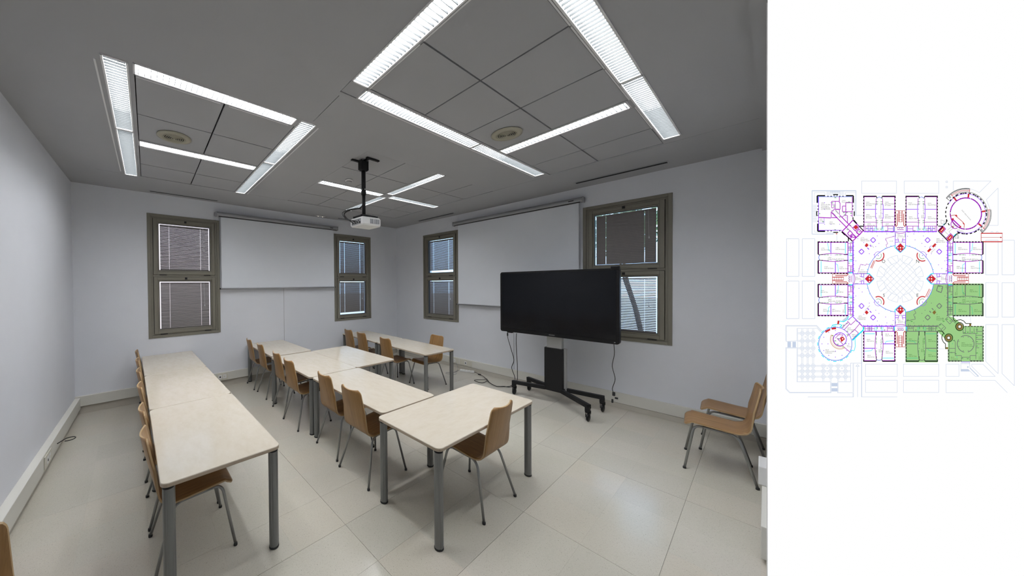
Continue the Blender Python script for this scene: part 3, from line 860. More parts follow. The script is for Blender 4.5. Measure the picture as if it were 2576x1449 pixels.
cable('display_cable', [(5.76, -4.25, 1.038), (5.77, -4.24, .90), (5.82, -4.22, .70), (5.88, -4.20, .50), (5.96, -4.16, .32), (6.02, -4.12, .15), (6.00, -4.02, .016), (5.93, -3.92, .016), (5.84, -3.82, .014), (5.94, -3.60, .016), (6.02, -3.50, .016), (5.92, -3.38, .010), (5.85, -3.35, .008), (5.81, -3.45, .008), (5.84, -3.54, .008), (5.97, -3.55, .018), (6.08, -3.48, .016), (6.10, -3.42, .014)], .0055, M_rubber,
      'black looped cable hanging under the pen tray of the display')
cable('display_cable', [(5.76, -5.62, 1.056), (5.765, -5.625, .92), (5.77, -5.60, .75), (5.775, -5.63, .58), (5.775, -5.60, .44), (5.775, -5.62, .36)], .004, M_rubber,
      'thin black cable with plug dangling from the right end of the display', [((5.775, -5.615, .37), (.028, .03, .05)), ((5.775, -5.60, .27), (.02, .02, .05)), ((5.775, -5.645, .32), (.02, .035, .022))])
tag(obj('wall_cable', MB().tube([(XB-.004, -3.86, 1.42), (XB-.005, -3.862, .75), (XB-.008, -3.865, .23)], .003, 5), M_alugrey), 'thin grey cord running down the wall behind the display cables', 'cable')
pw = thing('power_strip', 'white power strip lying on the floor by the right wall', 'power strip', (6.24, -2.90, 0), R(-70))
obj('strip_body', MB().box((-.15, -.028, .001), (.15, .028, .042)), M_white, pw, bevel=.005)
for k in range(4):
    obj('outlet', MB().lathe([(.018, .042), (.018, .0425)], 14, (-.10 + k*.06, 0, 0)), M_ivory, pw)
cable('extension_cable', [(6.29, -2.76, .015), (6.25, -2.72, .006), (6.12, -2.72, .006), (5.98, -2.74, .006), (5.86, -2.65, .006), (5.80, -2.70, .006), (5.84, -2.82, .006), (5.96, -2.84, .006), (6.05, -2.75, .008), (6.2, -2.68, .008), (6.32, -2.58, .05), (XB-TD-.012, -2.52, .13)], .004, M_alugrey,
      'pale grey cord coiled on the floor from the power strip to the socket')

# ------------------------------------------------------------------ projector on its ceiling pole
PX, PY = 2.954, -3.759
t = thing('projector_mount', 'black pole mount hanging from the ceiling', 'mount', (PX, PY, H))
obj('ceiling_bar', MB().box((-.13, .05, -.016), (.06, .085, -.001)).box((-.02, -.11, -.016), (.17, -.075, -.001)).box((.0, -.10, -.018), (.035, .07, -.002)), M_blackm, t, bevel=.003)
for s_ in (-1, 1):
    obj('bracket_cheek', MB().quadbox([(-.05*s_ - .004, -.035), (-.05*s_ + .004, -.035), (-.05*s_ + .004, .035), (-.05*s_ - .004, .035)], -.13, -.015), M_blackm, t)
obj('bracket_block', MB().box((-.045, -.03, -.14), (.045, .03, -.02)), M_blackm, t, bevel=.004)
obj('pole', MB().tube([(0, 0, -.10), (0, 0, -.42)], .027, 16), M_blackm, t)
obj('lower_pole', MB().tube([(0, 0, -.40), (0, 0, -.70)], .022, 16), M_blackm, t)
obj('pole_collar', MB().lathe([(.030, -.435), (.031, -.425), (.031, -.395), (.029, -.39)], 18), M_blackm, t)
for q in range(2): obj('pole_screw', MB().lathe([(.005, -.022), (.005, .022)], 8).xf(Matrix.Translation((0, 0, -.37)) @ Matrix.Rotation(R(90), 4, 'X' if q else 'Y') @ Matrix.Scale(1.5, 4)), M_silver, t)
obj('spider_plate', MB().box((-.09, -.10, -.715), (.11, .10, -.70)).tube([(-.1, -.09, -.712), (.14, .10, -.712)], .012, 8).tube([(-.1, .09, -.712), (.14, -.10, -.712)], .012, 8), M_blackm, t)
zt_, zb_ = 2.702, 2.600
p = thing('projector', 'white ceiling projector with side vents hanging upside down', 'projector', (PX + .02, PY - .01, zb_))
hz = zt_ - zb_
pts = [(-.14, -.125), (.105, -.145), (.15, -.11), (.15, .125), (-.14, .125)]
bd = MB()
n = len(pts)
rows_ = [(.92, 0), (1.0, .018), (1.0, hz-.014), (.95, hz)]
vs = [(x*s_, y*s_, z) for s_, z in rows_ for x, y in pts]
bd.add(vs, [list(range(n))[::-1], [3*n+i for i in range(n)]] + [(k*n+i, k*n+(i+1) % n, (k+1)*n+(i+1) % n, (k+1)*n+i) for k in range(3) for i in range(n)])
obj('body', bd, M_white, p, bevel=.004)
for k in range(5):
    xx = -.02 + k*.026 + (.006 if k > 1 else 0)
    yy = -.1365 - (xx+.14)/.245*.019
    obj('vent_grille', MB().box((xx-.010, yy+.010-.006, .026), (xx+.010, yy+.016, hz-.022)), M_alugrey, p)
obj('connector_panel', MB().box((-.1425, -.095, .016), (-.138, .10, hz-.02)), M_alugrey, p)
for k, (yy, ww_, hh_) in enumerate(((-.075, .03, .02), (-.03, .022, .014), (.01, .034, .014), (.05, .016, .016), (.08, .02, .012), (-.05, .016, .012), (.03, .016, .012))):
    z_ = .036 if k < 5 else .06
    obj('port', MB().box((-.145, yy-ww_/2, z_-hh_/2), (-.1415, yy+ww_/2, z_+hh_/2)), M_dark if k % 2 == 0 else M_black, p)
obj('lens_ring', MB().lathe([(.034, 0), (.036, .02), (.03, .024)], 20).xf(Matrix.Translation((.145, .05, .05)) @ Matrix.Rotation(R(90), 4, 'Y')), M_black, p)
obj('top_cover', MB().box((-.10, -.07, hz), (.12, .08, hz+.014)), M_black, p, bevel=.004)
for q, off in enumerate(((0, 0), (.02, .012), (-.015, .02))):
    cable('projector_cable', [(PX-.031, PY+.012*q-.012, 2.86 - .02*q), (PX-.06-off[0], PY+.02+off[1], 2.83), (PX-.17-off[0], PY+.07+off[1], 2.80), (PX-.235-off[0], PY+.08+off[1], 2.75), (PX-.22, PY+.06, 2.70-.01*q), (PX-.17, PY+.05-.05*q, 2.665-.008*q), (PX-.131, PY+.05-.05*q, 2.645)], .005 if q else .007, M_rubber,
          ('thick', 'upper thin', 'lower thin')[q] + ' black cable looping from the pole to the projector ports')

# ------------------------------------------------------------------ added floor plan panel, made to glow white, beside the doorway
PD = 1.6                                   # distance of the panel from the doorway spot
PU = PD / FPX                              # metres per drawing unit
panel = thing('added_plan_panel', 'tall white panel added for a coloured building floor plan, made to glow', 'added panel')
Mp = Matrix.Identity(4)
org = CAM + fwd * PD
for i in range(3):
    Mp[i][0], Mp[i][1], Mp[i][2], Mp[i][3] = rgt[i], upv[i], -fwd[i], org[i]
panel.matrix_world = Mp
def pp(x, y): return ((x - 966.0) * PU, -(y - 724.5) * PU)
x0, _ = pp(1932, 0)
pw_ = 648 * PU
M_pwhite = emis('added_glow_white', (1, 1, 1), 1.0)  # added glow keeps the panel face pure white; no lamp behind it
M_pedge = mat('panel_edge', (.75, .75, .75), .5)
pb = MB()
pb.box((x0 + .03, -1.84, -.030), (x0 + pw_, 1.5, -.002))
for k in range(len(pb.f)): pb.m[k] = 0
obj('panel_case', pb, M_pedge, panel)
obj('glow_face', MB().box((x0, -1.84, -.0015), (x0 + pw_, 1.5, 0)), M_pwhite, panel)

LY = {}
WS = {'purple': 1.2, 'violet': 1.2, 'gline': 1.15, 'pale': 1.15, 'cyan': 1.15, 'doors': 1.1, 'redl': 1.1}
Z_OF = {'pale': 1, 'greenfill': 2, 'grey': 3, 'cyan': 4, 'doors': 5, 'blue': 6, 'violet': 7, 'purple': 8, 'red': 9, 'wood': 10, 'white': 11, 'black': 12, 'text': 13, 'letters': 14, 'gcyan': 4, 'gdoors': 5, 'gline': 8, 'gblack': 12, 'gtext': 13, 'gwood': 10, 'redl': 9, 'orange': 8}
PC = {'pale': (200,212,232), 'greenfill': (157,207,137), 'grey': (170,172,176), 'cyan': (0,232,250), 'doors': (20,150,70), 'blue': (70,105,235), 'violet': (150,60,245), 'purple': (172,18,196), 'red': (205,48,52), 'wood': (150,110,60), 'white': (255,255,255), 'black': (12,12,14), 'text': (35,35,40), 'letters': (70,70,74), 'gcyan': (60,200,150), 'gdoors': (50,140,60), 'gline': (112,116,116), 'gblack': (22,46,14), 'gtext': (58,96,52), 'gwood': (134,110,60), 'redl': (190,25,25), 'orange': (205,140,60)}
NAMES = {'pale': 'pale_site_outlines', 'greenfill': 'green_highlighted_area', 'grey': 'grey_lines', 'cyan': 'cyan_glazing_lines', 'doors': 'green_door_arcs', 'blue': 'blue_facade_lines', 'violet': 'violet_partition_lines', 'purple': 'purple_wall_lines', 'red': 'red_filled_stairs', 'wood': 'brown_fills', 'white': 'white_squares', 'black': 'black_outer_walls', 'text': 'room_names', 'letters': 'compass_letters', 'gcyan': 'teal_lines_in_green_area', 'gdoors': 'door_arcs_in_green_area', 'gline': 'grey_walls_in_green_area', 'gblack': 'dark_walls_in_green_area', 'gtext': 'room_names_in_green_area', 'gwood': 'brown_fills_in_green_area', 'redl': 'red_stair_lines', 'orange': 'orange_bar_counter'}
def lay(c): return LY.setdefault(c, MB())
def poly(c, pts):
    z = Z_OF[c] * .00012
    lay(c).add([(*pp(*p), z) for p in pts], [list(range(len(pts)))])
def ln(c, x0, y0, x1, y1, w=1.0):
    dx, dy = x1-x0, y1-y0; l = math.hypot(dx, dy)
    if l < 1e-6: return
    w *= WS.get(c, 1.0)
    nx_, ny_ = -dy/l*w/2, dx/l*w/2
    poly(c, [(x0+nx_, y0+ny_), (x1+nx_, y1+ny_), (x1-nx_, y1-ny_), (x0-nx_, y0-ny_)])
def pl(c, pts, w=1.0, close=False):
    for a, b in zip(pts, pts[1:] + (pts[:1] if close else [])):
        if a is b: continue
        ln(c, *a, *b, w)
def rc(c, x0, y0, x1, y1, w=1.0): pl(c, [(x0,y0),(x1,y0),(x1,y1),(x0,y1)], w, True)
def fr_(c, x0, y0, x1, y1): poly(c, [(x0,y0),(x1,y0),(x1,y1),(x0,y1)])
def arc(c, cx, cy, r_, a0, a1, w=1.0, n=None):
    n = n or max(6, int(abs(a1-a0)/6))
    P = [(cx + r_*math.cos(R(a0+(a1-a0)*i/n)), cy + r_*math.sin(R(a0+(a1-a0)*i/n))) for i in range(n+1)]
    pl(c, P, w)
def disc(c, cx, cy, r_, n=8): poly(c, [(cx+r_*math.cos(2*math.pi*i/n), cy+r_*math.sin(2*math.pi*i/n)) for i in range(n)])
def dash(c, x0, y0, x1, y1, w, d=5.5, g=2.2):
    l = math.hypot(x1-x0, y1-y0); s_ = 0
    while s_ < l:
        e = min(l, s_+d); ln(c, x0+(x1-x0)*s_/l, y0+(y1-y0)*s_/l, x0+(x1-x0)*e/l, y0+(y1-y0)*e/l, w); s_ += d+g
TX = []
def txt(c, s_, x, y, h=3.6, rot=0, center=False): TX.append((c, s_, x, y, h, rot, center))
CX, CY = 2264.3, 701.4
def Q(o, s_): return lambda x, y: (o[0] + x*s_, o[1] + y*s_)
q1 = Q((1970, 445), 300/1610); q2 = Q((2260, 445), 300/1610); q3 = Q((1970, 690), 300/1380); q4 = Q((2260, 690), 300/1380); qf = Q((1960, 430), 616/1539)

def wing(op, curved, green):
    g = (lambda c: {'purple': 'gline', 'violet': 'gline', 'blue': 'gline', 'black': 'gblack', 'cyan': 'gcyan', 'doors': 'gdoors'}.get(c, c)) if green else (lambda c: c)
    def T_(x, y):
        px_, py_ = q1(x, y); a, b = op(px_-CX, py_-CY); return (CX+a, CY+b)
    def l_(c, x0, y0, x1, y1, w=1.0): ln(g(c), *T_(x0, y0), *T_(x1, y1), w)
    def d_(c, x0, y0, x1, y1, w): dash(g(c), *T_(x0, y0), *T_(x1, y1), w)
    def dots(pts):
        for x, y in pts: disc(g('violet'), *T_(x, y), 1.0)
    def p_(c, pts, w=1.0): pl(g(c), [T_(*p) for p in pts], w)
    def door(x, y):
        p_('doors', [(x-16, y), (x-8, y+11), (x, y), (x+8, y+11), (x+16, y)], .8)
    if not curved:
        l_('black', 1076, 262, 1250, 262, 2.6); l_('black', 1335, 262, 1512, 262, 2.6)
        l_('black', 1250, 258, 1262, 290, 2.0); l_('black', 1335, 258, 1325, 290, 2.0)
        d_('black', 1082, 262, 1082, 660, 2.2); d_('black', 1507, 262, 1507, 660, 2.2)
        for a in ((1090,270,1090,738), (1500,270,1500,738), (1090,612,1250,612), (1345,612,1500,612), (1085,665,1265,665), (1330,665,1505,665), (1252,290,1252,370), (1340,290,1340,370), (1256,560,1256,700), (1336,560,1336,700), (1090,270,1245,270), (1345,270,1500,270)):
            l_('purple', *a, 1.1)
        for a in ((1090,438,1245,438), (1345,438,1500,438), (1245,370,1245,565), (1347,370,1347,565), (1085,735,1505,735), (1085,742,1505,742)): l_('violet', *a, 1.2)
        arcp = [(1262+ (1328-1262)*i/8, 290 - 18*math.sin(math.pi*i/8)) for i in range(9)]
        p_('blue', arcp, 1.2)
        dots([(x, y) for x in (1258, 1334) for y in (378, 438, 495, 553)])
        for x in (1262, 1330):
            for y in (330, 360, 585, 612): door(x, y)
    else:
        l_('black', 467, 872, 467, 1045, 2.6); l_('black', 467, 1130, 467, 1305, 2.6); l_('black', 467, 1045, 492, 1055, 1.8); l_('black', 467, 1132, 492, 1122, 1.8)
        d_('black', 467, 877, 872, 877, 2.2); d_('black', 467, 1302, 872, 1302, 2.2)
        p_('purple', [(476,886),(872,886),(872,1040),(815,1048)], 1.2); p_('purple', [(476,886),(476,1045)], 1.2)
        p_('purple', [(476,1295),(872,1295),(872,1130),(815,1125)], 1.2); p_('purple', [(476,1295),(476,1130)], 1.2)
        l_('violet', 642, 886, 642, 1036, 1.6); l_('violet', 702, 1142, 702, 1295, 1.6)
        up_ = [(490 + (872-490)*i/14, 1052 - 18*math.sin(math.pi*i/14)) for i in range(15)]
        dn_ = [(490 + (872-490)*i/14, 1124 + 18*math.sin(math.pi*i/14)) for i in range(15)]
        p_('purple', up_, 1.3); p_('purple', dn_, 1.3)
        l_('black', 495, 1050, 535, 1050, 1.5); l_('black', 495, 1126, 535, 1126, 1.5); l_('black', 815, 1050, 870, 1050, 1.5); l_('black', 815, 1126, 870, 1126, 1.5)
        p_('blue', [(492,1055),(482,1070),(478,1088),(482,1106),(492,1122)], 1.3)
        p_('cyan', [(600,888),(612,990),(640,1006)], 1.0); l_('cyan', 838, 890, 838, 1036, 1.2); l_('cyan', 510, 1138, 510, 1290, 1.2); p_('cyan', [(705,1170),(735,1187),(745,1290)], 1.0)
        for x in (560, 600, 728, 770): door(x, 1046); door(x, 1124)
        dots([(x, y) for x in (642, 702) for y in (1054, 1122)])
        # service strip towards the hall
        l_('violet', 872, 872, 872, 1305, 1.6); l_('violet', 938, 872, 938, 1305, 1.8)
        l_('violet', 945, 872, 945, 1305, .8)
        for y, c in ((900,'purple'), (938,'violet'), (965,'violet'), (990,'violet'), (1034,'cyan'), (1056,'cyan'), (1124,'cyan'), (1142,'cyan'), (1200,'purple'), (1276,'purple')): l_(c, 872, y, 938, y, 1.0)
        for a in ((906,900,906,965), (906,965,906,1030), (906,1205,906,1276), (920,1205,920,1240)): l_('purple', *a, 1.0)
        for x, y in ((918,880), (890,950), (922,950), (890,980), (922,980), (918,1060), (918,1110), (885,1160), (925,1250), (890,1290), (945,1088), (950,1260)): door(x, y)
        dots([(952, y) for y in (880, 935, 992, 1052, 1125, 1183, 1242)])
    if not curved:
        for x, c in ((1110,'purple'), (1172,'violet'), (1145,'violet'), (1200,'violet'), (1240,'cyan'), (1262,'cyan'), (1330,'cyan'), (1347,'cyan'), (1410,'purple'), (1485,'purple'), (1088,'violet')): l_(c, x, 668, x, 735, 1.0)
        for a in ((1110,700,1235,700), (1412,700,1480,700)): l_('violet', *a, 1.0)
        for x, y in ((1130,690), (1190,690), (1160,715), (1215,715), (1272,700), (1320,700), (1390,720), (1470,740), (1295,735)): door(x, y)
        dots([(x, 745) for x in (1140, 1200, 1258, 1332, 1390, 1448)])
ops = {'tl': (lambda x, y: (x, y), 0, 0), 'tr': (lambda x, y: (-x, y), 0, 0), 'lt': (lambda x, y: (x, y), 1, 0), 'lb': (lambda x, y: (x, -y), 1, 0),
       'rt': (lambda x, y: (-x, y), 1, 0), 'rb': (lambda x, y: (-x, -y), 1, 1), 'bl': (lambda x, y: (y, -x), 1, 0), 'br': (lambda x, y: (-y, -x), 1, 1)}
for op, cu, gr in ops.values(): wing(op, cu, gr)

# green highlighted quarter
def four(f):
    for sx_ in (1, -1):
        for sy_ in (1, -1): f(sx_, sy_)
a0 = [q4(408,108)]
arcpts = [(CX + 84.5*math.cos(R(a)), CY + 84.5*math.sin(R(a))) for a in range(9, 82, 6)]
poly('greenfill', [q4(570,108)] + [q4(570,600)] + [q4(78,600)] + [q4(78,436)] + arcpts[::-1] + [q4(408,108)])
fr_('greenfill', *q4(570,108), *q4(980,482)); fr_('greenfill', *q4(82,600), *q4(452,1018))
poly('greenfill', [q4(*p) for p in ((580,482),(640,500),(760,600),(980,600),(985,1010),(572,1010),(572,780),(450,660),(450,600))])

# courtyard and halls
for a in range(4):
    arc('blue', CX, CY, 84.5, 90*a + 9.5, 90*a + 80.5, 1.2)
    for k in (16, 26, 64, 74): disc('cyan', CX + 86*math.cos(R(90*a+k)), CY + 86*math.sin(R(90*a+k)), 1.1, 6)
for sx_, sy_ in ((1, -1), (-1, -1), (-1, 1), (1, 1)):
    gx_, gy_ = CX + sx_*55.6, CY + sy_*58.5
    
    base_a = math.degrees(math.atan2(-sy_, -sx_))
    arc('red', gx_ , gy_, 14.0, base_a-74, base_a+74, 2.7)
    arc('doors', gx_, gy_, 8, base_a-80, base_a+80, .9); arc('violet', gx_, gy_, 9.5, base_a+100, base_a+260, .8)
    disc('violet', gx_, gy_, 1.2)
for (x, y, x2, y2) in ((1230,1130,1185,1232),):
    a, b = q1(x, y), q1(x2, y2)
    pl('red', [a, b], 4.4); pl('white', [a, b], 1.6)
a, b = q4(362,172), q4(318,262)
pl('red', [a, b], 5); pl('white', [a, b], 2.4)
# pale lattice in the courtyard
for k in range(-3, 4):
    o_ = k*11.5; r_ = 62; h_ = math.sqrt(max(0, r_*r_ - o_*o_))
    if k in (-3, 3): h_ = 40
    c45 = math.sqrt(.5)
    for sg in (1, -1):
        ax, ay = c45, sg*c45; nx_, ny_ = -ay, ax
        ln('pale', CX + nx_*o_ - ax*h_*.95, CY + ny_*o_ - ay*h_*.95, CX + nx_*o_ + ax*h_*.95, CY + ny_*o_ + ay*h_*.95, .6)
for a in range(4):
    arc('pale', CX, CY, 41.5, 90*a+10, 90*a+80, .7)
    for (b0, b1) in ((6, 32), (36, 54), (58, 84)):
        if b0 == 36: continue
        P = [(CX + 43*math.cos(R(90*a+b0)), CY + 43*math.sin(R(90*a+b0)))] + [(CX + 59*math.cos(R(90*a+b0+(b1-b0)*i/5)), CY + 59*math.sin(R(90*a+b0+(b1-b0)*i/5))) for i in range(6)] + [(CX + 43*math.cos(R(90*a+b1)), CY + 43*math.sin(R(90*a+b1)))]
        pl('pale', P, .7)
# red diamonds with cyan outline on the four sides, entrances and stairs
def side(rot):
    c_, s_ = [(1,0),(0,1),(-1,0),(0,-1)][rot]
    def T_(x, y): return (CX + x*c_ - y*s_, CY + x*s_ + y*c_)
    def P(c, pts, w=1.0, close=False): pl(c, [T_(*p) for p in pts], w, close)
    def F(c, pts): poly(c, [T_(*p) for p in pts])
    P('cyan', [(84,-13),(78,-13),(66,0),(78,13),(84,13)], 1.8)
    F('red', [(67,0),(78,-11),(89,0),(78,11)])
    for (x, y) in ((71.5,0),(78,-6.8),(78,6.8),(78,0)): F('white', [(x-2.2,y),(x,y-2.2),(x+2.2,y),(x,y+2.2)])
    P('violet', [(67,0),(78,-11),(89,0),(78,11)], .9, True)
    P('cyan', [(84,-13),(92,-13),(92,-6)], 1.0); P('cyan', [(84,13),(92,13),(92,6)], 1.0)
    for s2 in (1, -1):
        P('violet', [(84,13*s2),(119,13*s2)], 1.2)
        P('violet', [(92,13*s2),(92,5*s2),(98,5*s2),(98,13*s2)], 1.2)
        P('purple', [(98,5*s2),(103,7*s2)], .9)
        P('doors', [(106,11*s2),(108,13*s2),(110,11*s2),(112,13*s2),(114,11*s2)], .8)
        P('doors', [(90,3*s2),(92,1.5*s2),(94,3*s2)], .8)
    P('violet', [(119,-13),(119,13)], 1.0)
    P('purple', [(117,-12),(115,-6),(114.5,0),(115,6),(117,12)], 1.2)
    P('purple', [(124,-8),(124,8)], 1.2); P('purple', [(129,-9),(129,9)], 1.0)
    P('cyan', [(119,-15),(131,-15)], 2.0); P('cyan', [(119,15),(131,15)], 2.0); P('violet', [(118,-17),(132,-17)], .8); P('violet', [(118,17),(132,17)], .8)
    P('doors', [(127,-8),(130,-5),(127,-2),(130,1),(127,4),(130,7)], .9)
    P('redl', [(131,-12),(135,-8),(164,-8)], 1.6); P('redl', [(131,12),(135,8),(164,8)], 1.6); P('redl', [(131,-12),(171,-12)], .9); P('redl', [(131,12),(171,12)], .9)
    P('redl', [(171,-12),(171,12)], 1.0); P('redl', [(143,-2),(171,-2)], .9); P('redl', [(143,4),(171,4)], 1.6); P('redl', [(143,-4.5),(171,-4.5)], 1.4)
    for x in (143, 149, 154.5, 160, 165.5): P('redl', [(x,-4),(x,5)], .8)
for k in range(4): side(k)
# hall furniture: pillars, kiosks, green arcs
for sx_ in (1, -1):
    for sy_ in (1, -1):
        gr = sx_ > 0 and sy_ > 0
        cl = 'gline' if gr else 'violet'
        for (x, y) in ((18,106),(34,112),(37,97),(58,107),(54,88),(72,94),(62,80),(88,80),(66,60),(92,90),(100,70),(107,100),(78,62),(112,44),(104,25),(96,34),(115,17)):
            disc(cl, CX + sx_*x, CY - 1.0 + sy_*y, 1.0)
        for (x, y) in ((68.5, 97.3), (97.8, 68.3)):
            P = [(CX+sx_*(x+dx_), CY+sy_*(y+dy_)) for dx_, dy_ in ((0,-6.6),(6.6,0),(0,6.6),(-6.6,0))]
            pl(cl, P, 1.6, True)
        if not (sx_ > 0 and sy_ < 0):
            P = [(CX+sx_*(85+dx_), CY+sy_*(85+dy_)) for dx_, dy_ in ((0,-6),(5,-1),(0,5),(-5,0))]
            poly('gwood' if gr else 'red', P)
            for (x, y) in ((75, 83), (81, 76)):
                ln('gline' if gr else 'violet', CX+sx_*(x-2), CY+sy_*(y+2)*1.0, CX+sx_*(x+2), CY+sy_*(y-2)*1.0, 1.8) if (sx_*sy_ < 0) else ln('gline' if gr else 'violet', CX+sx_*(x-2), CY+sy_*(y-2), CX+sx_*(x+2), CY+sy_*(y+2), 1.8)
# north hall stand
for (x, y, x2, y2) in ((392,1010,500,905),): pl('red', [q2(x, y), q2(x2, y2)], 5.2)
poly('white', [q2(*p) for p in ((415,955),(440,930),(470,960),(445,985))]); pl('violet', [q2(*p) for p in ((415,955),(440,930),(470,960),(445,985))], 1.3, True)
# small offices in the halls
pl('purple', [q1(1512,800), q1(1378,832), q1(1408,905), q1(1385,915), q1(1398,955)], .8)
pl('purple', [q1(1005,1305), q1(1042,1180), q1(1110,1195), q1(1120,1175), q1(1162,1188)], .8)
pl('gline', [q4(437,190), q4(455,128), q4(510,142), q4(492,212)], 1.6, True)
pl('gline', [q4(80,542), q4(193,518), q4(172,465), q4(200,450), q4(178,405)], 1.0)

# north-west building
qq = q1
def L1(c, x0, y0, x1, y1, w=1.0): ln(c, *qq(x0, y0), *qq(x1, y1), w)
def P1(c, pts, w=1.0, close=False): pl(c, [qq(*p) for p in pts], w, close)
def F1(c, pts): poly(c, [qq(*p) for p in pts])
P1('pale', [(390,185),(983,185),(983,520)], 1.4); P1('pale', [(390,185),(390,773),(683,773)], 1.4); P1('pale', [(397,193),(975,193)], .7)
P1('pale', [(422,355),(422,213),(563,213),(563,245)], .7); P1('pale', [(840,245),(840,213),(978,213)], .7); P1('pale', [(422,640),(422,745),(563,745)], .7)
for x in range(590, 820, 12): L1('pale', x, 195, x, 250, .6)
for x in range(640, 770, 12): L1('pale', x, 190, x, 215, 1.2)
for y in range(380, 610, 12): L1('pale', 400, y, 455, y, .6)
for y in range(300, 520, 12): L1('pale', 950, y, 980, y, .6)
for x in range(590, 680, 12): L1('pale', x, 740, x, 770, .6)
L1('pale', 983, 520, 1085, 520, .8); L1('pale', 727, 780, 727, 865, .8)
L1('blue', 470, 268, 930, 268, 1.3); L1('violet', 476, 268, 476, 720, 1.3); L1('violet', 476, 722, 790, 722, 1.3); L1('purple', 930, 268, 930, 545, 1.3)
for pts in (((455,352),(455,255),(562,255)), ((842,255),(942,255),(942,352)), ((462,632),(462,735),(562,735))): P1('black', list(pts), 3.2)
for pts in (((468,350),(468,268),(560,268)), ((845,268),(930,268),(930,350)), ((473,635),(473,724),(560,724))): P1('blue', list(pts), 1.2)
for (x, y) in ((600,262),(643,262),(760,262),(803,262),(600,730),(643,730),(760,728),(465,395),(465,437),(465,600),(936,395),(936,437)): disc('black', *qq(x, y), 1.5, 8)
P1('black', [(672,240),(735,240)], 2.6); P1('black', [(672,240),(690,262)], 1.4); P1('black', [(735,240),(715,262)], 1.4)
P1('black', [(672,750),(738,750)], 2.6); P1('black', [(448,465),(448,528)], 2.6); P1('black', [(448,465),(470,470)], 1.5); P1('black', [(448,525),(470,520)], 1.5); P1('black', [(955,465),(955,530)], 2.6); P1('black', [(938,545),(938,580)], 2.4)
P1('red', [(708,768),(728,768)], 2.2)
P1('purple', [(755,270),(755,350),(765,350),(765,440),(700,440)], 1.4); P1('purple', [(652,330),(755,330)], 1.4); P1('purple', [(652,330),(652,418),(700,418)], 1.2); P1('purple', [(700,330),(700,440)], 1.2); P1('purple', [(652,378),(700,378)], .9)
P1('purple', [(842,470),(842,350),(930,350)], 1.4); P1('purple', [(930,470),(797,470),(797,395),(842,395)], 1.4); P1('purple', [(842,470),(842,522)], 1.4); P1('purple', [(865,522),(865,625)], 1.4); P1('purple', [(842,522),(865,522)], 1.2); P1('purple', [(790,545),(820,522),(850,522)], 1.2); P1('purple', [(930,522),(905,522)], 1.2)
P1('purple', [(476,548),(645,555)], 1.8); P1('purple', [(645,550),(645,470)], 1.4); P1('purple', [(650,470),(690,437),(755,437)], 1.4); P1('purple', [(755,440),(760,520)], 1.2); P1('purple', [(650,550),(720,550)], 1.6)
P1('violet', [(476,625),(550,625),(550,552)], .8)
P1('purple', [(650,480),(850,680)], 1.8); P1('purple', [(765,520),(885,642)], 1.8); P1('grey', [(660,480),(705,525)], 2.4); P1('grey', [(705,450),(750,500)], 2.4)
P1('purple', [(885,642),(938,585),(1080,725),(935,868),(793,735),(850,680)], 2.0, True); P1('purple', [(885,640),(1020,775)], 1.2); P1('purple', [(850,680),(985,815)], 1.2)
F1('red', [(980,650),(1012,682),(975,712),(945,682)])
for pts in (((935,690),(980,650),(1018,690),(970,730)), ((865,765),(900,725),(935,765),(895,800)), ((985,750),(1025,785),(1060,745),(1020,705)), ((900,810),(940,780),(985,820)), ((930,800),(905,835))): P1('purple', list(pts), 1.7, True)
P1('black', [(945,582),(990,632)], 3.2); P1('black', [(1030,665),(1085,668)], 2.6); P1('black', [(1015,660),(1082,730)], 2.2); P1('black', [(785,740),(830,785)], 3.2); P1('black', [(830,780),(930,870)], 2.2); P1('black', [(876,820),(876,870)], 2.6)
for (x, y) in ((488,495),(918,490),(705,280),(703,715),(720,545),(765,540),(820,480),(835,510),(895,340),(540,605),(870,710),(905,655),(970,800),(1010,800),(1030,740),(665,350),(690,395),(665,460),(860,480)): P1('doors', [(x-14,y-8),(x-6,y+8),(x+2,y-6),(x+10,y+8)], .9)
for (x, y) in ((557,350),(557,437),(643,350),(557,640),(643,640),(760,640),(847,437),(847,553)): disc('violet', *qq(x, y), 1.0)

# north-east round hall
qq = q2
hc = q2(907, 495); s_ = 300/1610
arc('purple', *hc, 211*s_, 0, 360, 2.0); arc('violet', *hc, 205*s_, 0, 360, .6); arc('purple', *hc, 216*s_, 0, 360, .6)
arc('violet', *hc, 266*s_, -150, 118, 1.0)
for k in range(-215, 118, 12): arc('black', *hc, 276*s_, k, k+6.5, 2.6, 3)
for k in (-120, -98, -62, -30, 0, 30, 60, 95): arc('black', *hc, 273*s_, k-1.5, k+1.5, 3.8, 2)
arc('black', *hc, 290*s_, -120, 32, 1.0)
for r_ in (330, 341): arc('black', *hc, r_*s_, -142, -81, 1.0); arc('black', *hc, r_*s_, -9, 50, 1.0)
arc('grey', *hc, 336*s_, -142, -81, 1.2); arc('grey', *hc, 336*s_, -9, 50, 1.2)
arc('redl', *hc, 316*s_, -128, -81, 1.0); arc('redl', *hc, 302*s_, -128, -81, .7); arc('redl', *hc, 316*s_, -9, 40, 1.0); arc('redl', *hc, 302*s_, -9, 40, .7)
for a in (-128, -81, -9, 40): pl('redl', [(hc[0]+r_*s_*math.cos(R(a)), hc[1]+r_*s_*math.sin(R(a))) for r_ in (290, 332)], 1.2)
for a in (-142, 50): pl('black', [(hc[0]+r_*s_*math.cos(R(a)), hc[1]+r_*s_*math.sin(R(a))) for r_ in (290, 341)], 1.2)
for a in (-127, -82, -7, 39): pl('red', [(hc[0]+r_*s_*math.cos(R(a)), hc[1]+r_*s_*math.sin(R(a))) for r_ in (218, 268)], 4.0)
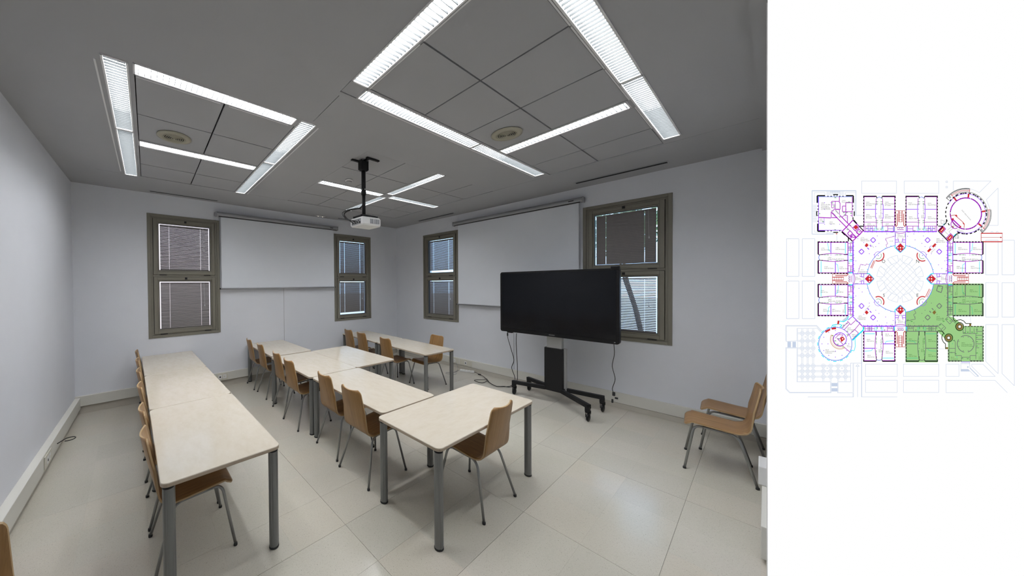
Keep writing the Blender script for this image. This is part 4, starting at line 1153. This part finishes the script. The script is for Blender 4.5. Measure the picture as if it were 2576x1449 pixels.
for a in (-134, 46): pl('grey', [(hc[0]+r_*s_*math.cos(R(a)), hc[1]+r_*s_*math.sin(R(a))) for r_ in (292, 326)], 5.0)
for k in range(0, 360, 8): 
    if k % 40: arc('black', *hc, 211*s_, k, k+4, 1.2, 2)
for k in (-135, -75, -15, 45, 90, 180): arc('white', *hc, 211*s_, k, k+5, 1.6, 2)
P1('redl', [(695,525),(755,515),(865,610),(885,640),(880,690)], 1.2); F1('red', [(755,515),(780,510),(795,535),(770,535)]); F1('red', [(862,610),(888,632),(882,650),(865,630)])
c2_ = q2(762, 640); arc('purple', *c2_, 58*s_, 60, 250, 1.6); P1('purple', [(735,580),(830,670)], 2.4)
F1('red', [(712,565),(735,555),(745,575),(725,590)]); F1('wood', [(722,660),(745,680),(735,690),(716,672)]); F1('red', [(815,660),(845,665),(838,685),(820,680)])
P1('black', [(645,570),(638,620),(605,652)], 2.2); P1('black', [(830,755),(780,770),(735,820),(735,870)], 2.2); P1('cyan', [(640,620),(600,655)], 1.6); P1('cyan', [(775,770),(740,805)], 1.6)
P1('black', [(530,665),(595,668),(533,735),(665,870)], 2.2)
for cx_, cy_ in ((583,715),(690,820)):
    F1('red', [(cx_+10,cy_-45),(cx_+42,cy_-12),(cx_-10,cy_+45),(cx_-42,cy_+12)]); P1('purple', [(cx_+10,cy_-55),(cx_+52,cy_-12),(cx_-10,cy_+55),(cx_-52,cy_+12)], 1.5, True); P1('white', [(cx_-15,cy_+15),(cx_+15,cy_-15)], 1.6); P1('violet', [(cx_-14,cy_+8),(cx_+12,cy_-18)], .8)
P1('purple', [(545,740),(665,862)], 1.3); P1('grey', [(610,720),(680,790)], .8); P1('grey', [(720,670),(660,720)], .8); P1('grey', [(680,740),(740,800)], .8); P1('grey', [(680,740),(740,690)], .8)
for k in range(5): P1('doors', [(575+k*13,765+k*13),(590+k*13,770+k*13)], .9)
for pts in (((572,582),(620,595),(612,640),(575,630)), ((760,830),(815,825),(800,778),(790,775))): P1('grey', list(pts), 1.0, True)
for y in range(775, 830, 9): P1('grey', [(790,y),(810,y+3)], .8)
# north-east red ramp and pale plots
P1('red', [(1110,762),(1398,762)], 2.4); P1('red', [(1110,876),(1398,876)], 2.6); P1('redl', [(1112,755),(1112,880)], 1.2); P1('redl', [(1398,755),(1398,880)], .8); P1('redl', [(1115,818),(1388,818)], .8); P1('redl', [(1372,810),(1390,818),(1372,826)], .9, True)
P1('pale', [(78,55),(545,55),(545,222),(78,222)], .8, True); P1('pale', [(742,55),(1250,55),(1090,213)], .8); P1('pale', [(742,55),(742,185)], .8); P1('pale', [(1345,150),(1345,655),(1210,655)], .8); P1('pale', [(1345,150),(1187,308),(1240,440)], .8); P1('pale', [(965,160),(1040,185),(1090,213)], .6)
for (x, y) in ((652,66),(652,138),(1262,748),(1334,748)): P1('pale', [(x-11,y-11),(x+11,y-11),(x+11,y+11),(x-11,y+11)], .8, True)
for x0_, x1_ in ((1178,1345),(1398,1565)):
    P1('pale', [(x0_,855),(x1_,855),(x1_,1322),(x0_,1322)], .9, True)
qq = q1
P1('pale', [(1060,55),(1530,55),(1530,222),(1060,222)], .8, True)
for x0_, x1_ in ((45,212),(260,428)): P1('pale', [(x0_,835),(x1_,835),(x1_,1343),(x0_,1343)], .9, True)

# south-west round cafeteria and terrace
qq = q3; s_ = 300/1380
hc = q3(602, 805)
arc('blue', *hc, 192*s_, -30, 290, 1.3); arc('violet', *hc, 192*s_, -80, -25, 1.2)
for k in range(20, 290, 22): arc('cyan', *hc, 203*s_, k, k+11, 1.6, 3); disc('cyan', hc[0]+196*s_*math.cos(R(k+16)), hc[1]+196*s_*math.sin(R(k+16)), 1.1, 6)
c2_ = q3(655, 752)
arc('violet', *c2_, 75*s_, 0, 360, 1.5); arc('orange', *c2_, 82*s_, 60, 205, 1.2); arc('orange', *c2_, 112*s_, 62, 208, 1.2); arc('orange', *c2_, 100*s_, 62, 208, .6)
P1('orange', [(550,705),(570,705)], 1.0); P1('orange', [(700,835),(705,850)], 1.0)
F1('red', [(482,655),(540,628),(543,648),(490,678)]); F1('red', [(555,620),(608,612),(610,635),(560,640)])
F1('red', [(655,735),(690,720),(712,750),(670,785)]); F1('white', [(676,742),(690,736),(692,750),(680,755)]); P1('purple', [(620,740),(690,810)], 1.2); P1('purple', [(600,700),(690,700),(640,760)], 1.0); P1('purple', [(640,700),(600,740)], 1.0); P1('purple', [(660,680),(610,730)], 1.0)
P1('purple', [(705,845),(765,895)], 1.2)
for (x, y) in ((468,728),(447,805),(517,805),(757,805),(468,882),(602,890),(735,882),(525,938),(679,938),(602,958),(525,672),(602,650)): disc('violet', *q3(x, y), 1.1)
P1('purple', [(750,550),(700,600),(680,620)], 1.2); P1('violet', [(800,485),(920,605)], 1.6); P1('violet', [(750,530),(800,485)], 1.4); P1('purple', [(765,695),(825,640),(870,680),(795,755)], 1.2); P1('purple', [(740,540),(780,585),(845,525)], 1.2); P1('purple', [(825,640),(880,575)], 1.2); P1('purple', [(705,640),(765,575)], 1.2); P1('purple', [(765,695),(735,720)], 1.0); P1('purple', [(880,570),(915,605)], 1.0)
P1('cyan', [(755,480),(745,520),(700,550),(635,538)], 1.6); P1('cyan', [(925,610),(930,640),(800,765)], 2.6); P1('cyan', [(565,590),(640,575),(680,590),(660,610)], 1.6); P1('cyan', [(830,745),(835,830),(820,885),(795,880)], 1.2); P1('cyan', [(560,612),(570,585)], 1.4)
F1('red', [(628,535),(650,540),(640,580),(622,578)]); F1('pale', [(680,535),(745,485),(745,510),(700,550)])
for (x, y) in ((700,590),(735,570),(690,610),(740,660),(745,700),(800,660),(855,545),(880,560),(640,745),(600,770),(630,810),(720,800),(570,710),(695,840)): P1('doors', [(x-10,y-6),(x-3,y+6),(x+4,y-6),(x+11,y+6)], .9)
pts = [(30,770),(30,592),(388,592),(450,660)]
P1('pale', pts, .9); P1('pale', [(38,778),(38,600),(384,600),(440,665)], .7); P1('pale', [(160,625),(395,625),(430,665)], .7); P1('pale', [(160,625),(160,770),(30,778)], .8)
P1('pale', [(30,848),(160,848),(160,1245),(555,1245),(555,1372),(75,1372),(30,1325),(30,848)], .9); P1('pale', [(38,856),(152,856)], .6); P1('pale', [(168,630),(168,1238)], .6); P1('pale', [(38,856),(38,1322),(80,1365),(548,1365),(548,1252)], .7)
P1('pale', [(630,1372),(630,1245),(780,1245),(780,1028),(905,1028)], .9); P1('pale', [(638,1365),(638,1252)], .7); P1('pale', [(630,1372),(808,1372),(808,1420)], .9); P1('pale', [(808,1365),(808,1035)], .7); P1('pale', [(815,1420),(815,1030)], .7)
for x0_ in (50, 108): F1('pale', [(x0_,780),(x0_+40,780),(x0_+40,845),(x0_,845)])
for y0_ in (1258, 1318): F1('pale', [(560,y0_),(628,y0_),(628,y0_+38),(560,y0_+38)])
for y in (683, 770, 855, 940): L1('pale', 168, y-6, 370, y-6, .7); L1('pale', 168, y+6, 370, y+6, .7)
for y in (1060, 1122, 1185): L1('pale', 165, y-6, 778, y-6, .7); L1('pale', 165, y+6, 778, y+6, .7)
for x in (220, 284, 347): L1('pale', x-7, 630, x-7, 1238, .7); L1('pale', x+7, 630, x+7, 1238, .7)
for x in (465, 550, 636, 721): L1('pale', x-7, 1045, x-7, 1238, .7); L1('pale', x+7, 1045, x+7, 1238, .7)
for x in (220, 284, 347):
    for y in (683, 770, 855, 940, 1060, 1122, 1185): arc('pale', *q3(x, y), 24*s_, 0, 360, .6, 14)
for x in (465, 550, 636, 721):
    for y in (1060, 1122, 1185): arc('pale', *q3(x, y), 24*s_, 0, 360, .6, 14)
for (x, y) in ((257,725),(319,725),(257,895),(319,895),(511,1087),(681,1087),(511,1148),(681,1148)): arc('pale', *q3(x, y), 7*s_, 0, 360, .6, 8)
L1('pale', 285, 1420, 815, 1420, .8); L1('pale', 908, 665, 908, 1420, 1.6); L1('pale', 908, 1420, 1320, 1420, .8); L1('pale', 861, 1420, 861, 1065, .8); P1('pale', [(840,1065),(861,1043),(882,1065)], .9, True)
for y0_, y1_ in ((1040,1182),(1225,1367)): P1('pale', [(953,y0_),(1320,y0_),(1320,y1_),(953,y1_)], .8, True)
for x0_, x1_ in ((38,182),(222,367)):
    P1('pale', [(x0_,78),(x1_,78),(x1_,513),(x0_,513)], .9, True); P1('pale', [(x0_,-20),(x0_,24),(x1_,24),(x1_,-20)], .9)
# south-east plots and the main entrance
qq = q4
for y0_, y1_ in ((1040,1182),(1225,1367)): P1('pale', [(57,y0_),(467,y0_),(467,y1_),(57,y1_)], .8, True)
P1('pale', [(551,1040),(701,1040),(701,1182),(551,1182)], .8, True); P1('pale', [(868,1370),(551,1370),(551,1227),(1118,1227),(1260,1370)], .8); P1('pale', [(848,1040),(978,1040),(1120,1182),(965,1182),(848,1065)], .8, True)
P1('pale', [(723,1015),(723,1122),(822,1122)], .8); F1('pale', [(723,1097),(805,1097),(825,1122),(723,1122)]); P1('pale', [(825,1015),(825,1080),(930,1182),(890,1182),(805,1097)], .8); P1('pale', [(828,1085),(925,1180)], 2.0); disc('pale', *q4(803, 1073), 2.2, 10)
for x in range(735, 820, 14): L1('pale', x, 1018, x, 1040, 1.2)
for x0_, x1_, ya, yb in ((1010,1153,1008,1150), (1198,1341,1147,1290)):
    P1('pale', [(x0_,ya),(x0_,582),(x1_,582),(x1_,yb)], .9); P1('pale', [(x0_,ya),(x1_,yb)], .8); P1('pale', [(x0_,97),(x1_,97),(x1_,495),(x0_,495)], .9, True); P1('pale', [(x0_,-10),(x0_,6),(x1_,6),(x1_,-10)], .9)
P1('pale', [(638,492),(835,492),(835,560)], .7); P1('pale', [(462,668),(462,863),(530,863)], .7)
for (x, y) in ((703,605),(576,735)):
    c_ = q4(x, y); arc('gblack', *c_, 46*s_, 0, 360, 2.0); arc('gwood', *c_, 30*s_, 0, 360, 4.5); fr_('white', c_[0]-3.4, c_[1]-3.4, c_[0]+3.4, c_[1]+3.4); rc('gblack', c_[0]-3.4, c_[1]-3.4, c_[0]+3.4, c_[1]+3.4, 1.2); pl('gblack', [(c_[0]-6, c_[1]-6), (c_[0]+6, c_[1]+6)], .01)
P1('gblack', [(628,480),(632,525),(655,545)], 2.0); P1('gblack', [(655,545),(680,530),(715,525),(750,540),(775,570),(840,570)], 1.8); P1('gblack', [(452,655),(500,658),(525,690)], 2.0); P1('gblack', [(510,690),(497,715),(497,745),(515,785),(540,805),(540,865)], 1.8)
F1('gwood', [(815,572),(838,572),(838,600),(815,600)]); F1('gwood', [(542,843),(572,843),(572,865),(542,865)])
for a in ((760,603,980,603), (976,603,976,1005), (572,870,572,1005), (572,1005,725,1005), (825,1005,980,1005)): dash('gblack', *q4(a[0], a[1]), *q4(a[2], a[3]), 2.0)
for pts in (((583,870),(583,998),(725,998),(725,940),(655,940),(655,780),(640,765)), ((825,998),(968,998),(968,612)), ((825,998),(825,940),(893,940),(893,685),(745,685)), ((893,940),(893,980)), ((583,905),(655,905)), ((583,857),(655,857)), ((745,640),(745,685)), ((773,612),(773,685)), ((825,612),(825,685)), ((873,625),(873,685)), ((893,660),(968,660)), ((893,705),(968,705)), ((893,752),(968,752)), ((893,805),(968,805)), ((893,850),(930,850)), ((583,780),(583,870)), ((455,600),(525,680)), ((575,487),(650,560)), ((455,600),(490,568),(545,620),(515,652)), ((540,520),(575,487),(625,540),(590,575),(540,520)), ((730,960),(820,960)), ((490,640),(520,612)), ((905,612),(905,660))): P1('gline', list(pts), 1.1)
c_ = q4(775, 805); arc('gline', *c_, 97*s_, -125, 75, 1.5); arc('gline', *c_, 97*s_, 100, 212, 1.5)
for k in (20, 70, 110, 160, 200, 250, 290, 340): disc('gline', c_[0]+84*s_*math.cos(R(k)), c_[1]+84*s_*math.sin(R(k)), 1.1)
for (x, y) in ((640,765),(610,905),(660,920),(760,675),(800,670),(850,670),(905,640),(905,680),(905,730),(905,780),(905,830),(905,910),(735,970),(800,975),(520,545),(480,585),(560,520),(600,540),(655,560),(525,690),(105,530),(150,545),(470,140)): P1('gdoors', [(x-10,y-6),(x-3,y+6),(x+4,y-6),(x+11,y+6)], .9)
disc('gcyan', *q4(675, 957), 1.2); disc('gcyan', *q4(624, 803), 1.0)
P1('violet', [(725,1012),(825,1012)], 1.0)

# lettering
def T3(q, c, lines, x, y, h=3.2, rot=0):
    px_, py_ = q(x, y)
    for k, s_ in enumerate(lines):
        if rot: txt(c, s_, px_ + k*(h*1.25), py_, h, rot)
        else: txt(c, s_, px_, py_ + k*h*1.2, h)
T3(qf, 'text', ['130.0', 'Centro de Alta', 'Tecnologia y', 'Homologacion', '(CATECHOM)'], 260, 198)
T3(qf, 'text', ['131.0', 'Protomaga'], 392, 182); T3(qf, 'text', ['129.0', 'Imprenta'], 312, 318); T3(qf, 'text', ['129.0.1', 'Oficina', 'Imprenta'], 253, 300, 2.0)
for x, y, a, b in ((542,193,'134.C','Aula Informatica|A6 Oeste'), (661,193,'134.D','Aula Informatica|A7 Oeste'), (542,272,'134.A','Aula Informatica|A5 Oeste'), (661,272,'134.E','Aula Informatica|A8 Oeste'), (551,329,'134.B','Almacen A5'), (665,329,'134.F','Almacen A8'),
     (810,197,'012.0','Aula A2 Norte'), (931,200,'013.0','Aula A3 Norte'), (812,285,'010.0','Aula A1 Norte'), (931,285,'014.0','Aula A4 Norte'),
     (260,482,'117.0','Aula A3 Oeste'), (352,479,'118.0','Aula A4 Oeste'), (303,540,'114.0','Pasillo Aulas A1-A4 Oeste'), (281,598,'116.0','Aula A2 Oeste'), (376,600,'115.0','Aula A1 Oeste'),
     (509,415,'111.0','Distribuidor|Modulo Oeste'), (985,423,'008.0','Distribuidor|Modulo Norte'), (496,909,'077.0','Distribuidor|Modulo Sur'), (508,617,'111.1',''), (501,629,'Despacho 6º','Mantenimiento'), (691,437,'111.2',''),
     (1122,479,'025.0','Aula A5 Norte'), (1215,479,'026.0','Aula A6 Norte'), (1145,541,'024.0','Pasillo aulas A5-A8 Norte'), (1112,597,'028.0','Aula A8 Norte'), (1201,597,'027.0','Aula A7 Norte'),
     (258,748,'102.0','Aula A7 Sur'), (355,747,'103.0','Aula A8 Sur'), (305,804,'098.0','Pasillo aulas A5-A8 Sur'), (273,866,'101.0','Aula A6 Sur'), (329,866,'100.1','Aula A5-B Sur'),
     (548,1055,'064.0','Aula A4 Sur'), (551,1155,'063.0','Aula A3 Sur'), (665,1021,'061.0','Aula A1 Sur'), (667,1130,'062.0','Aula A2 Sur'), (426,983,'067.0','Distribuidor'), (455,1024,'065.0','Libreria'), (288,1120,'052.0','Cafeteria Edificio|Politecnico'), (423,1094,'056.0','Comedor'), (1088,329,'018.0','Loma|Salon Actos'), (1117,366,'019.0','Distribuidor|Salon de Actos'),
     (476,665,'108.0','Distribuidor|para Sur Oeste'), (741,397,'002.0','Distribuidor|para Oeste Norte'), (1014,665,'029.0','Distribuidor|para Norte Este'), (743,934,'076.0','Distribuidor|para Este Sur')):
    sm = 2.3 if (b.startswith('Loma') or 'para ' in b or 'Salon' in b or b == 'Comedor') else 3.2
    T3(qf, 'text', [a] + [z for z in b.split('|') if z], x, y, sm)
for x, y, a, b in ((1194,744,'040.0','Aula A2 Este'), (1147,804,'038.0','Pasillo aulas A1-A4 Este'), (1124,868,'042.0','Aula A4 Este'), (1222,868,'041.0','Aula A3 Este'), (985,912,'035.0','Distribuidor|Modulo Este'), (811,1052,'069.0','Aula A6 Este'), (811,1150,'068.0','Aula A7 Este'), (934,1056,'066.0','Aula A5 Este'), (934,1150,'067.0','Aula A8 Este'), (1143,1076,'045.0','Distribuidor Este|Entrada Principal'), (1075,1167,'051.0','Conserjeria')):
    T3(qf, 'gtext', [a] + b.split('|'), x, y, 3.2)
for q_, c, a, b, x, y in ((qf,'text','134.0','Pasillo Aulas Informaticas',622,300), (qf,'text','009.0','Pasillo aulas A1-A4 Norte',890,298), (qf,'text','060.0','Pasillo aulas A1-A4 Sur',622,1140), (qf,'text','100.0','Aula A5-A Sur',396,892), (qf,'gtext','065.0','Pasillo aulas A5-A8 Este',888,1138), (qf,'gtext','039.A','Aula A1 Este Izq.',1100,782), (qf,'gtext','039.B','Aula A1 Este Dcha.',1150,782), (qf,'gtext','055.0','Secretaria|de Alumnos',1250,1185)):
    T3(q_, c, [a] + b.split('|'), x, y, 3.0, 90)
txt('text', '016.0  Salon de Actos', *qf(1148, 243), 3.2, -48)
for q_, s_, x, y, rr in ((qf, '111.0 Tienda', 570, 455, -45), (qf, '008.0 Tienda', 950, 512, 45), (qf, '077.0 Tienda', 540, 868, 45)): txt('text', s_, *q_(x, y), 2.2, rr)
for s_, x, y in (('O', 653, 571), ('N', 867, 571), ('S', 655, 784), ('E', 866, 784)): txt('letters', s_, *qf(x, y+13), 8.6, 0, True)
fc_cache = []
for c, s_, x, y, h, rot, cen in TX:
    cu = D.curves.new('lettering', 'FONT'); cu.body = s_; cu.size = h * (1.38 if cen else 1.2) * PU
    cu.resolution_u = 2
    if cen: cu.align_x = 'CENTER'
    cu.align_y = 'BOTTOM_BASELINE' if False else 'TOP_BASELINE' if False else 'TOP'
    if cen: cu.align_y = 'BOTTOM'
    ob = D.objects.new('lettering', cu)
    COL.objects.link(ob)
    fc_cache.append((ob, c, x, y, rot))
bpy.context.view_layer.update()
dg = bpy.context.evaluated_depsgraph_get()
for ob, c, x, y, rot in fc_cache:
    me = ob.evaluated_get(dg).to_mesh()
    X, Y = pp(x, y); ca, sa = math.cos(R(rot)), math.sin(R(rot)); z = Z_OF[c] * .00012
    lay(c).add([(X + v.co.x*ca - v.co.y*sa, Y + v.co.x*sa + v.co.y*ca, z) for v in me.vertices], [tuple(p.vertices) for p in me.polygons])
    ob.to_mesh_clear()
for ob, *_ in fc_cache:
    cu = ob.data; D.objects.remove(ob); D.curves.remove(cu)
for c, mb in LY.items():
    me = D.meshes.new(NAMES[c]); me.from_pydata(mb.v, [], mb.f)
    me.materials.append(emis('print_' + c, s2l(PC[c]), 1.0)); me.update()  # plan colours glow as well, so they stay unshaded on the white
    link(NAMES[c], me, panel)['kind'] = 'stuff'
